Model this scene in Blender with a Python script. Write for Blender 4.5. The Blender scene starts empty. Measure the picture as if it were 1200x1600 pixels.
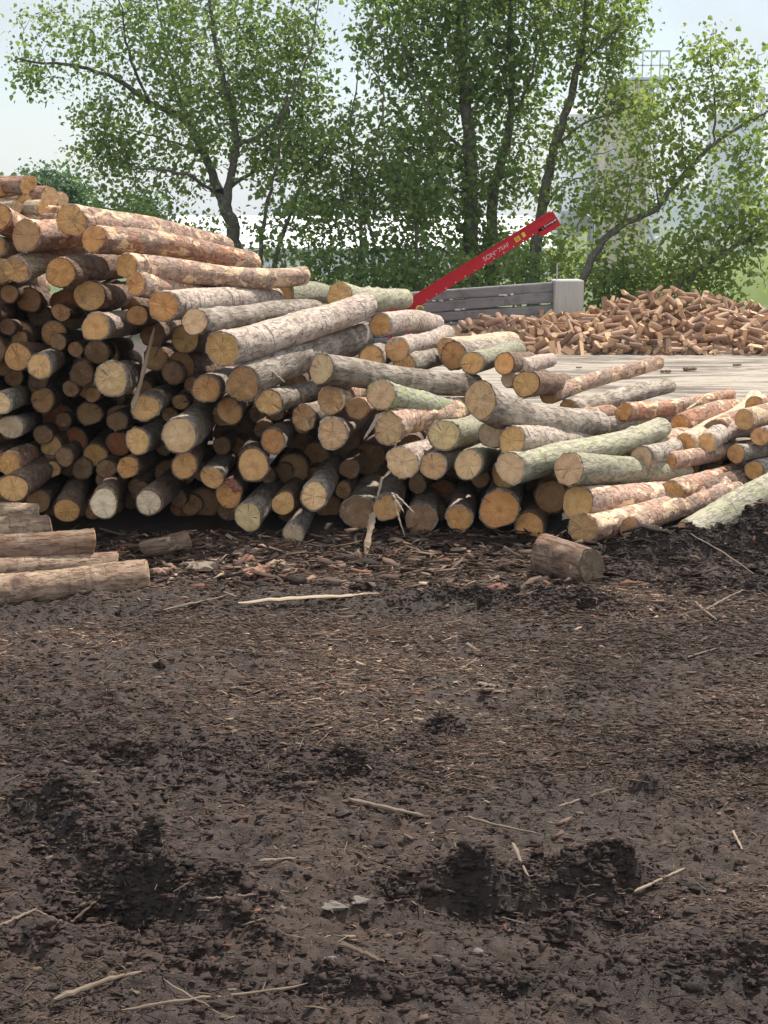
import bpy, math, random
import numpy as np
from mathutils import Vector, Matrix

random.seed(7)
rng = np.random.default_rng(11)
scene = bpy.context.scene
COL = scene.collection

# ------------------------------------------------------------------ camera
F = 2200.0
PITCH = math.atan(450.0 / F)
CAMZ = 2.3
CP, SP = math.cos(PITCH), math.sin(PITCH)


def ray(px, py):
    a, b = (px - 600.0) / F, (800.0 - py) / F
    return Vector((a, CP + b * SP, -SP + b * CP))


def at(px, py, Y):
    d = ray(px, py)
    t = Y / d.y
    return Vector((d.x * t, Y, CAMZ + d.z * t))


def ground_at(px, py, z=0.0):
    d = ray(px, py)
    t = (z - CAMZ) / d.z
    return Vector((d.x * t, d.y * t, z))


cam = bpy.data.objects.new('camera', bpy.data.cameras.new('camera'))
COL.objects.link(cam)
cam.location = (0, 0, CAMZ)
cam.rotation_euler = (math.pi / 2 - PITCH, 0, 0)
cam.data.sensor_fit = 'VERTICAL'
cam.data.sensor_height = 24
cam.data.lens = F / 1600 * 24
cam.data.clip_start = 0.1
cam.data.clip_end = 6000
scene.camera = cam

# ------------------------------------------------------------------ helpers


def tag(o, label=None, cat=None, group=None, kind=None):
    if label:
        o['label'] = label
    if cat:
        o['category'] = cat
    if group:
        o['group'] = group
    if kind:
        o['kind'] = kind
    return o


def mesh_from(name, V, faces, mat, parent=None, smooth=False, mats=None, midx=None):
    me = bpy.data.meshes.new(name)
    me.from_pydata([tuple(v) for v in V], [], faces)
    for m in (mats or [mat]):
        me.materials.append(m)
    if midx is not None:
        me.polygons.foreach_set('material_index', midx)
    if smooth:
        me.polygons.foreach_set('use_smooth', [True] * len(me.polygons))
    me.update()
    o = bpy.data.objects.new(name, me)
    COL.objects.link(o)
    if parent is not None:
        o.parent = parent
    return o


def fast_mesh(name, V, Fc, mat, parent=None, smooth=False, col=None):
    """V (n,3), Fc (m,k) index array with the same k for all faces."""
    V = np.asarray(V, dtype=np.float32)
    Fc = np.asarray(Fc, dtype=np.int32)
    me = bpy.data.meshes.new(name)
    me.vertices.add(len(V))
    me.vertices.foreach_set('co', V.ravel())
    k = Fc.shape[1]
    me.loops.add(Fc.size)
    me.loops.foreach_set('vertex_index', Fc.ravel())
    me.polygons.add(len(Fc))
    me.polygons.foreach_set('loop_start', np.arange(0, Fc.size, k, dtype=np.int32))
    if smooth:
        me.polygons.foreach_set('use_smooth', np.ones(len(Fc), dtype=bool))
    me.materials.append(mat)
    if col is not None:
        at_ = me.attributes.new('col', 'FLOAT_COLOR', 'POINT')
        c = np.ones((len(V), 4), dtype=np.float32)
        c[:, :3] = col
        at_.data.foreach_set('color', c.ravel())
    me.update(calc_edges=True)
    me.validate()
    o = bpy.data.objects.new(name, me)
    COL.objects.link(o)
    if parent is not None:
        o.parent = parent
    return o


def empty(name, loc, rz=0.0):
    o = bpy.data.objects.new(name, None)
    COL.objects.link(o)
    o.location = loc
    o.rotation_euler = (0, 0, rz)
    return o


class MB:
    """collects boxes and tubes into one mesh"""

    def __init__(s):
        s.V, s.F = [], []

    def add(s, V, Fc):
        n = len(s.V)
        s.V += [tuple(v) for v in V]
        s.F += [tuple(i + n for i in f) for f in Fc]

    def box(s, c, sx, sy, sz, M=None, bev=0.0):
        pts = []
        h = (sx / 2, sy / 2, sz / 2)
        if bev <= 0:
            for x in (-1, 1):
                for y in (-1, 1):
                    for z in (-1, 1):
                        pts.append(Vector((x * h[0], y * h[1], z * h[2])))
            fs = [(0, 1, 3, 2), (4, 6, 7, 5), (0, 4, 5, 1), (2, 3, 7, 6), (0, 2, 6, 4), (1, 5, 7, 3)]
        else:
            idx = {}
            for x in (-1, 1):
                for y in (-1, 1):
                    for z in (-1, 1):
                        for a in range(3):
                            q = [x * h[0], y * h[1], z * h[2]]
                            sg = (x, y, z)
                            for b in range(3):
                                if b != a:
                                    q[b] -= sg[b] * bev
                            idx[(x, y, z, a)] = len(pts)
                            pts.append(Vector(q))
            fs = []
            for a in range(3):
                b, c_ = (a + 1) % 3, (a + 2) % 3
                for sg in (-1, 1):
                    loop = []
                    for (p, q) in ((-1, -1), (1, -1), (1, 1), (-1, 1)):
                        t = [0, 0, 0]
                        t[a], t[b], t[c_] = sg, p, q
                        loop.append(idx[(*t, a)])
                    fs.append(tuple(loop if sg > 0 else loop[::-1]))
            for a in range(3):
                b, c_ = (a + 1) % 3, (a + 2) % 3
                for p in (-1, 1):
                    for q in (-1, 1):
                        t0, t1 = [0, 0, 0], [0, 0, 0]
                        t0[a], t0[b], t0[c_] = -1, p, q
                        t1[a], t1[b], t1[c_] = 1, p, q
                        fs.append((idx[(*t0, b)], idx[(*t1, b)], idx[(*t1, c_)], idx[(*t0, c_)]))
            for x in (-1, 1):
                for y in (-1, 1):
                    for z in (-1, 1):
                        fs.append((idx[(x, y, z, 0)], idx[(x, y, z, 1)], idx[(x, y, z, 2)]))
        c = Vector(c)
        s.add([(M @ p if M is not None else p) + c for p in pts], fs)

    def tube(s, pts, rad, n=8, cap=True):
        pts = [Vector(p) for p in pts]
        if not hasattr(rad, '__len__'):
            rad = [rad] * len(pts)
        V, Fc = tube_np(pts, rad, n)
        fs = [tuple(f) for f in Fc]
        if cap:
            fs.append(tuple(range(n))[::-1])
            m = (len(pts) - 1) * n
            fs.append(tuple(range(m, m + n)))
        s.add(V, fs)

    def build(s, name, mat, parent=None, smooth=False):
        return mesh_from(name, s.V, s.F, mat, parent, smooth)


def tube_np(pts, rad, n):
    pts = [Vector(p) for p in pts]
    V, Fc = [], []
    up = Vector((0, 0, 1))
    prev = None
    for i, p in enumerate(pts):
        t = (pts[min(i + 1, len(pts) - 1)] - pts[max(i - 1, 0)])
        if t.length < 1e-6:
            t = Vector((0, 0, 1))
        t.normalize()
        if prev is None:
            a = t.cross(up)
            if a.length < 0.05:
                a = t.cross(Vector((1, 0, 0)))
            a.normalize()
        else:
            a = prev - t * prev.dot(t)
            a.normalize()
        prev = a
        b = t.cross(a)
        for j in range(n):
            th = 2 * math.pi * j / n
            V.append(p + (a * math.cos(th) + b * math.sin(th)) * rad[i])
    for i in range(len(pts) - 1):
        for j in range(n):
            k = (j + 1) % n
            Fc.append((i * n + j, i * n + k, (i + 1) * n + k, (i + 1) * n + j))
    return V, Fc


# ---- numpy value noise
def _h(ix, iy, s):
    n = (ix.astype(np.int64) * 374761393 + iy.astype(np.int64) * 668265263 + s * 974711) & 0xFFFFFFFF
    n = ((n ^ (n >> 13)) * 1274126177) & 0xFFFFFFFF
    n = n ^ (n >> 16)
    return (n & 0xFFFFFF) / float(0xFFFFFF) * 2 - 1


def vnoise(x, y, s=0):
    x, y = np.asarray(x, float), np.asarray(y, float)
    ix, iy = np.floor(x), np.floor(y)
    fx, fy = x - ix, y - iy
    ux, uy = fx * fx * (3 - 2 * fx), fy * fy * (3 - 2 * fy)
    a, b = _h(ix, iy, s), _h(ix + 1, iy, s)
    c, d = _h(ix, iy + 1, s), _h(ix + 1, iy + 1, s)
    return (a + (b - a) * ux) * (1 - uy) + (c + (d - c) * ux) * uy


def fbm(x, y, s=0, o=4):
    r, a = 0, 0.5
    for i in range(o):
        r = r + a * vnoise(x * 2 ** i + i * 17.3, y * 2 ** i - i * 9.1, s + i)
        a *= 0.5
    return r


# ------------------------------------------------------------------ node helpers
def new_mat(name):
    m = bpy.data.materials.new(name)
    m.use_nodes = True
    nt = m.node_tree
    nt.nodes.clear()
    out = nt.nodes.new('ShaderNodeOutputMaterial')
    return m, nt, out


class NT:
    def __init__(s, nt):
        s.nt = nt

    def n(s, t, **kw):
        nd = s.nt.nodes.new(t)
        for k, v in kw.items():
            setattr(nd, k, v)
        return nd

    def link(s, a, b):
        s.nt.links.new(a, b)

    def setin(s, nd, i, v):
        if hasattr(v, 'is_output') or isinstance(v, bpy.types.NodeSocket):
            s.link(v, nd.inputs[i])
        else:
            nd.inputs[i].default_value = v

    def math(s, op, a, b=0.0, clamp=False):
        nd = s.n('ShaderNodeMath', operation=op, use_clamp=clamp)
        s.setin(nd, 0, a)
        s.setin(nd, 1, b)
        return nd.outputs[0]

    def mix(s, fac, a, b, mode='MIX'):
        nd = s.n('ShaderNodeMix', data_type='RGBA', blend_type=mode)
        s.setin(nd, 0, fac)
        s.setin(nd, 6, (*a, 1) if isinstance(a, tuple) and len(a) == 3 else a)
        s.setin(nd, 7, (*b, 1) if isinstance(b, tuple) and len(b) == 3 else b)
        return nd.outputs[2]

    def noise(s, vec, scale, detail=4, rough=0.55, dist=0.0, dim='3D', w=None):
        nd = s.n('ShaderNodeTexNoise', noise_dimensions=dim)
        if vec is not None:
            s.link(vec, nd.inputs['Vector'])
        nd.inputs['Scale'].default_value = scale
        nd.inputs['Detail'].default_value = detail
        nd.inputs['Roughness'].default_value = rough
        nd.inputs['Distortion'].default_value = dist
        if w is not None:
            s.setin(nd, 'W', w)
        return nd.outputs['Fac']

    def ramp(s, fac, lo, hi):
        nd = s.n('ShaderNodeMapRange', interpolation_type='SMOOTHSTEP')
        s.setin(nd, 0, fac)
        nd.inputs[1].default_value = lo
        nd.inputs[2].default_value = hi
        return nd.outputs[0]

    def mapping(s, vec, scale=(1, 1, 1), loc=None):
        nd = s.n('ShaderNodeMapping')
        s.link(vec, nd.inputs[0])
        nd.inputs['Scale'].default_value = scale
        if loc is not None:
            s.setin(nd, 'Location', loc)
        return nd.outputs[0]

    def bsdf(s, out, col, rough=0.8, bump=None, bstr=0.5, bdist=0.01, spec=0.3, metal=0.0):
        b = s.n('ShaderNodeBsdfPrincipled')
        s.setin(b, 'Base Color', (*col, 1) if isinstance(col, tuple) and len(col) == 3 else col)
        s.setin(b, 'Roughness', rough)
        b.inputs['Specular IOR Level'].default_value = spec
        b.inputs['Metallic'].default_value = metal
        if bump is not None:
            bp = s.n('ShaderNodeBump')
            bp.inputs['Strength'].default_value = bstr
            bp.inputs['Distance'].default_value = bdist
            s.link(bump, bp.inputs['Height'])
            s.link(bp.outputs[0], b.inputs['Normal'])
        s.link(b.outputs[0], out.inputs['Surface'])
        return b


def objvec(N, offs=37.0):
    """object coordinates shifted by a per-object random"""
    tc = N.n('ShaderNodeTexCoord')
    oi = N.n('ShaderNodeObjectInfo')
    v = N.n('ShaderNodeVectorMath', operation='ADD')
    N.link(tc.outputs['Object'], v.inputs[0])
    sc = N.math('MULTIPLY', oi.outputs['Random'], offs)
    cmb = N.n('ShaderNodeCombineXYZ')
    for i in range(3):
        N.link(sc, cmb.inputs[i])
    N.link(cmb.outputs[0], v.inputs[1])
    return v.outputs[0], tc.outputs['Object'], oi


def bark_mat(name, base, alt, patch, fissure, patch_lo=0.6, crack=0.5, furrow=0.6, stretch=0.25, lichen=None):
    m, nt, out = new_mat(name)
    N = NT(nt)
    v, vo, oi = objvec(N)
    big = N.noise(v, 5, 3, 0.6)
    c = N.mix(N.ramp(big, 0.38, 0.62), base, alt)
    # fine scaly grain running along the stem
    vs = N.mapping(v, (stretch, 1, 1))
    fine = N.noise(vs, 55, 6, 0.65, 0.6)
    fur = N.noise(vs, 34, 6, 0.62, 0.35)
    fl = N.ramp(fur, 0.33, 0.52)
    c = N.mix(N.math('MULTIPLY', N.math('SUBTRACT', 1.0, fl), furrow), c, fissure)
    c = N.mix(N.ramp(fine, 0.35, 0.7), N.mix(0.35, c, fissure), c)
    if lichen:
        li = N.noise(v, 9, 5, 0.7)
        c = N.mix(N.math('MULTIPLY', N.ramp(li, 0.45, 0.62), 0.75), c, lichen)
    # cross cracks (branch whorls, lenticels)
    vc = N.mapping(v, (3.2, 0.55, 0.55))
    cr = N.noise(vc, 6.5, 4, 0.6, 0.5)
    crk = N.math('MULTIPLY', N.ramp(cr, 0.605, 0.65), crack)
    c = N.mix(crk, c, fissure)
    # flaked bark: pale inner wood
    vp = N.mapping(v, (0.55, 1, 1))
    pt = N.noise(vp, 7, 5, 0.6, 0.9)
    p1 = N.ramp(pt, patch_lo, patch_lo + 0.025)
    pcol = N.mix(N.noise(v, 18, 2), patch, (patch[0] * 0.72, patch[1] * 0.55, patch[2] * 0.46))
    c = N.mix(p1, c, pcol)
    # colour shift per log
    hs = N.n('ShaderNodeHueSaturation')
    N.setin(hs, 'Value', N.math('ADD', 0.82, N.math('MULTIPLY', oi.outputs['Random'], 0.36)))
    N.link(c, hs.inputs['Color'])
    h = N.math('ADD', N.math('MULTIPLY', fl, 0.7), N.math('MULTIPLY', fine, 0.5))
    h = N.math('SUBTRACT', h, N.math('MULTIPLY', crk, 0.8))
    h = N.math('SUBTRACT', h, N.math('MULTIPLY', p1, 0.35))
    N.bsdf(out, hs.outputs[0], 0.86, h, 0.9, 0.014, 0.2)
    return m


BARK = {
    'grey': bark_mat('grey_bark', (0.43, 0.365, 0.295), (0.27, 0.215, 0.165), (0.62, 0.50, 0.36), (0.115, 0.095, 0.08), 0.70, 0.4, 0.6),
    'pink': bark_mat('pinkish_flaking_bark', (0.52, 0.325, 0.235), (0.42, 0.315, 0.25), (0.84, 0.66, 0.46), (0.15, 0.085, 0.06), 0.535, 0.8, 0.4, 0.5),
    'pine': bark_mat('reddish_peeling_bark', (0.48, 0.245, 0.15), (0.41, 0.30, 0.235), (0.84, 0.66, 0.45), (0.15, 0.07, 0.045), 0.55, 0.5, 0.45, 0.4),
    'green': bark_mat('green_smooth_bark', (0.40, 0.365, 0.262), (0.43, 0.375, 0.29), (0.60, 0.47, 0.33), (0.13, 0.12, 0.085), 0.74, 0.45, 0.3, 0.3, (0.33, 0.33, 0.20)),
    'lichen': bark_mat('lichen_covered_bark', (0.36, 0.365, 0.27), (0.42, 0.38, 0.32), (0.60, 0.47, 0.33), (0.12, 0.11, 0.08), 0.74, 0.45, 0.5, 0.3, (0.27, 0.31, 0.12)),
    'brown': bark_mat('brown_rough_bark', (0.20, 0.12, 0.08), (0.25, 0.18, 0.135), (0.55, 0.40, 0.25), (0.07, 0.045, 0.03), 0.68, 0.4, 0.55),
    'birch': bark_mat('pale_birch_bark', (0.56, 0.465, 0.385), (0.47, 0.37, 0.30), (0.74, 0.58, 0.42), (0.14, 0.10, 0.085), 0.64, 0.9, 0.4, 0.45),
    'peel': bark_mat('peeled_cream_wood', (0.66, 0.50, 0.34), (0.56, 0.43, 0.31), (0.76, 0.61, 0.42), (0.24, 0.15, 0.10), 0.56, 0.55, 0.35, 0.3),
    'lying': bark_mat('weathered_brown_bark', (0.44, 0.315, 0.215), (0.33, 0.21, 0.145), (0.78, 0.66, 0.48), (0.12, 0.08, 0.055), 0.64, 0.4, 0.5, 0.4),
}


def end_mat():
    m, nt, out = new_mat('sawn_log_end')
    N = NT(nt)
    v, vo, oi = objvec(N, 23.0)
    base = oi.outputs['Color']
    # distance from the pith in the cut plane
    ds = N.n('ShaderNodeVectorMath', operation='MULTIPLY')
    N.link(vo, ds.inputs[0])
    ds.inputs[1].default_value = (0, 1, 1)
    wob = N.n('ShaderNodeVectorMath', operation='LENGTH')
    N.link(ds.outputs[0], wob.inputs[0])
    d = N.math('ADD', wob.outputs['Value'], N.math('MULTIPLY', N.noise(v, 14, 3), 0.035))
    rings = N.math('SINE', N.math('MULTIPLY', d, 620.0))
    rfac = N.math('MULTIPLY', N.ramp(rings, 0.1, 1.0), 0.30)
    c = N.mix(rfac, base, N.mix(1.0, base, (0.55, 0.42, 0.30), 'MULTIPLY'))
    heart = N.ramp(d, 0.055, 0.028)
    c = N.mix(N.math('MULTIPLY', heart, N.math('MULTIPLY', oi.outputs['Random'], 0.55)), c, N.mix(1.0, base, (0.62, 0.44, 0.34), 'MULTIPLY'))
    # saw marks across the face, their direction different from log to log
    rot = N.n('ShaderNodeVectorRotate', rotation_type='X_AXIS')
    N.link(vo, rot.inputs['Vector'])
    N.link(N.math('MULTIPLY', oi.outputs['Random'], 37.0), rot.inputs['Angle'])
    vs = N.mapping(rot.outputs[0], (1, 0.16, 1))
    saw = N.noise(vs, 120, 3, 0.6, 0.4)
    sw = N.ramp(saw, 0.42, 0.62)
    c = N.mix(N.math('MULTIPLY', N.math('SUBTRACT', 1.0, sw), N.math('MULTIPLY', N.math('FRACT', N.math('MULTIPLY', oi.outputs['Random'], 7.7)), 0.55)), c, N.mix(1.0, base, (0.5, 0.42, 0.34), 'MULTIPLY'))
    # blotches, weather stains
    bl = N.noise(v, 16, 5, 0.65)
    c = N.mix(N.math('MULTIPLY', N.ramp(bl, 0.50, 0.72), 0.55), c, N.mix(1.0, base, (0.50, 0.42, 0.38), 'MULTIPLY'))
    c = N.mix(N.math('MULTIPLY', N.ramp(bl, 0.46, 0.30), 0.35), c, N.mix(0.6, base, (0.75, 0.62, 0.42)))
    # radial drying checks
    sx = N.n('ShaderNodeSeparateXYZ')
    N.link(vo, sx.inputs[0])
    ang = N.math('ARCTAN2', sx.outputs[1], sx.outputs[2])
    n1 = N.noise(None, 1.9, 2, 0.5, 0, '1D', N.math('ADD', ang, N.math('MULTIPLY', oi.outputs['Random'], 91.0)))
    rad = N.ramp(N.math('ABSOLUTE', N.math('SUBTRACT', n1, 0.5)), 0.016, 0.005)
    rad = N.math('MULTIPLY', rad, N.ramp(N.noise(v, 11, 2), 0.50, 0.62))
    c = N.mix(N.math('MULTIPLY', rad, 0.75), c, (0.07, 0.04, 0.025))
    # mud and grey weathering
    mu = N.noise(v, 7, 5, 0.7)
    c = N.mix(N.math('MULTIPLY', N.ramp(mu, 0.56, 0.72), 0.65), c, (0.20, 0.15, 0.11))
    rim = N.ramp(d, 0.075, 0.125)
    c = N.mix(N.math('MULTIPLY', rim, 0.35), c, N.mix(1.0, base, (0.62, 0.50, 0.40), 'MULTIPLY'))
    ck = N.noise(N.mapping(v, (1, 1, 1)), 34, 2, 0.5, 2.5)
    ckf = N.math('MULTIPLY', N.ramp(N.math('ABSOLUTE', N.math('SUBTRACT', ck, 0.5)), 0.012, 0.004), 0.30)
    c = N.mix(ckf, c, (0.12, 0.07, 0.04))
    h = N.math('ADD', N.math('MULTIPLY', saw, 0.8), N.math('MULTIPLY', N.noise(v, 90, 4, 0.7), 0.6))
    N.bsdf(out, c, 0.85, h, 0.55, 0.006, 0.2)
    return m


END = end_mat()
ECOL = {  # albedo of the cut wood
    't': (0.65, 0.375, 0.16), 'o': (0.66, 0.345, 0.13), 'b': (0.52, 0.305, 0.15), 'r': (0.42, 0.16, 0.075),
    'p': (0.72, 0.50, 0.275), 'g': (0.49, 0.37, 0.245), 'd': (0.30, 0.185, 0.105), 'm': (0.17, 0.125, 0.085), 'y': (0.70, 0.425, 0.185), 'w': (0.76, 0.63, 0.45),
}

# ------------------------------------------------------------------ the logs
THETA = math.radians(17)


def log_mesh(L, r0, r1, seed, ns, na, bend=0.02, tilt=(0, 0), rough=1.0):
    """bark body along +X from 0 to L (closed), and the outline of the near end"""
    g = np.random.default_rng(seed)
    x = np.linspace(0, 1, ns)
    ph = np.linspace(0, 2 * np.pi, na, endpoint=False)
    X, P = np.meshgrid(x, ph, indexing='ij')
    R = r0 + (r1 - r0) * X
    R = R * (1 + 0.05 * np.exp(-X * L / 0.12) * g.uniform(-0.3, 1))
    dev = 0
    for k in range(14):
        mm = g.integers(0, 8)
        nn = g.uniform(0.4, 9) * (1 if g.random() < .5 else -1)
        dev = dev + g.uniform(0.2, 1) / (1 + 0.25 * mm) * 0.021 * np.cos(mm * P + nn * X * L + g.uniform(0, 6.28))
    dev = dev + 0.055 * np.cos(2 * P + g.uniform(0, 6.28) + 0.6 * X * L) * g.uniform(.4, 1.4)
    dev = dev + 0.034 * np.cos(3 * P + g.uniform(0, 6.28) - 0.5 * X * L) * g.uniform(.2, 1.2)
    dev = dev + rough * 0.015 * g.standard_normal(X.shape)
    for k in range(int(g.integers(2, 6))):  # branch knots
        xc, pc = g.uniform(.1, .95), g.uniform(0, 6.28)
        dp = np.angle(np.exp(1j * (P - pc)))
        dev = dev + g.uniform(.08, .28) * np.exp(-((X - xc) * L / 0.035) ** 2 - (dp / 0.28) ** 2)
    R = R * (1 + dev)
    R[0] *= 1 + np.clip(0.025 * g.standard_normal(na), -.06, .04)
    by = bend * L * (4 * X * (1 - X)) * math.cos(seed) + 0.3 * bend * L * np.sin(X * 7 + seed)
    bz = bend * L * (4 * X * (1 - X)) * math.sin(seed * 1.7) + 0.3 * bend * L * np.cos(X * 6 + seed) - 0.3 * bend * L * math.cos(seed)
    by = by - 0.3 * bend * L * math.sin(seed)
    Yc, Zc = R * np.cos(P), R * np.sin(P)
    Xc = X * L + (tilt[0] * Yc + tilt[1] * Zc) * (1 - X)
    Xc[0] += np.clip(0.005 * g.standard_normal(na), -.012, .008)
    Xc[-1] += (0.12 * Yc[-1] * math.sin(seed * 3) + 0.1 * Zc[-1] * math.cos(seed * 2))
    V = np.stack([Xc, Yc + by, Zc + bz], -1).reshape(-1, 3)
    return V


def make_log(A, B, r0, r1=None, bark='grey', end='t', label=None, group=None, seed=None, hi=False, bend=None, far_end=None, name='log', tilt=None):
    seed = seed if seed is not None else random.randint(0, 99999)
    g = random.Random(seed)
    ax = B - A
    L = ax.length
    ax.normalize()
    if r1 is None:
        r1 = r0 * g.uniform(0.80, 0.95)
    ns, na = (64, 40) if hi else (28, 26)
    if bend is None:
        bend = g.uniform(0.003, 0.012) if not hi else g.uniform(0.006, 0.02)
    if tilt is None:
        tilt = (g.uniform(-.2, .2), g.uniform(-.2, .2))
    V = log_mesh(L, r0, r1, seed, ns, na, bend, tilt)
    idx = np.arange(ns * na).reshape(ns, na)
    a, b = idx[:-1], idx[1:]
    Fq = np.stack([a, np.roll(a, -1, 1), np.roll(b, -1, 1), b], -1).reshape(-1, 4)
    faces = [tuple(int(i) for i in f[::-1]) for f in Fq]
    faces.append(tuple(int(i) for i in idx[0]))
    faces.append(tuple(int(i) for i in idx[-1][::-1]))
    o = mesh_from(name, V, faces, BARK[bark])
    sm = [True] * (len(faces) - 2) + [False, False]
    o.data.polygons.foreach_set('use_smooth', sm)
    y = Vector((0, 0, 1)).cross(ax)
    if y.length < 1e-4:
        y = Vector((0, 1, 0))
    y.normalize()
    z = ax.cross(y)
    M = Matrix((ax, y, z)).transposed().to_4x4()
    M.translation = A
    o.matrix_world = M
    tag(o, label, 'log', group)

    def cap(ring, sgn, colour):
        c = ring.mean(0)
        k = g.uniform(0.88, 0.935)
        ring = (np.roll(ring, 1, 0) + ring * 2 + np.roll(ring, -1, 0)) / 4
        rows = [c + (ring - c) * s for s in (k, 0.6, 0.28)]
        gg = np.random.default_rng(seed + 5)
        for j, rw in enumerate(rows):
            rw[:, 0] += sgn * (0.009 + (gg.uniform(-.0015, .002, len(rw)) if j else 0))
        n = len(ring)
        skirt = rows[0].copy()
        skirt[:, 0] -= sgn * 0.016
        VV = np.concatenate([skirt] + rows + [(c + np.array([sgn * 0.009, 0, 0]))[None]])
        fs = []
        for q in range(3):
            for j in range(n):
                k2 = (j + 1) % n
                f = (q * n + j, q * n + k2, (q + 1) * n + k2, (q + 1) * n + j)
                fs.append(f if sgn < 0 else f[::-1])
        for j in range(n):
            f = (3 * n + j, 3 * n + (j + 1) % n, 4 * n)
            fs.append(f if sgn < 0 else f[::-1])
        e = mesh_from('cut_end', VV, fs, END, o)
        e.color = (*colour, 1)

    def vary(c):
        s = g.uniform(0.88, 1.1)
        return tuple(min(0.85, x * s * g.uniform(0.96, 1.04)) for x in c)
    cap(V[:na], -1, vary(ECOL[end]))
    if far_end:
        cap(V[-na:], 1, vary(ECOL[far_end]))
    return o


def theta_at(px):
    """the logs fan out: nearly end-on at one side, turning away towards the other"""
    return math.radians(-5.0 + 14.0 * max(0.0, min(1.2, px / 900.0)))


def face_depth(px, py):
    """the stack's face leans back with height"""
    d = ray(px, py)
    # Y = 10.05 + 0.18 z ; z = CAMZ + d.z/d.y*Y
    s = d.z / d.y
    return (10.05 + 0.18 * CAMZ) / (1 - 0.18 * s)


GP = {'t': 'logs in the big stack', 'm': 'logs sprawling over the low end of the stack', 'r': 'thin logs in the small stack behind',
      'b': 'short logs on the rear stack', 'l': 'logs lying flat at the foot of the stack', 'f': 'logs sunk deep in the dark gaps of the stack'}
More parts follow.
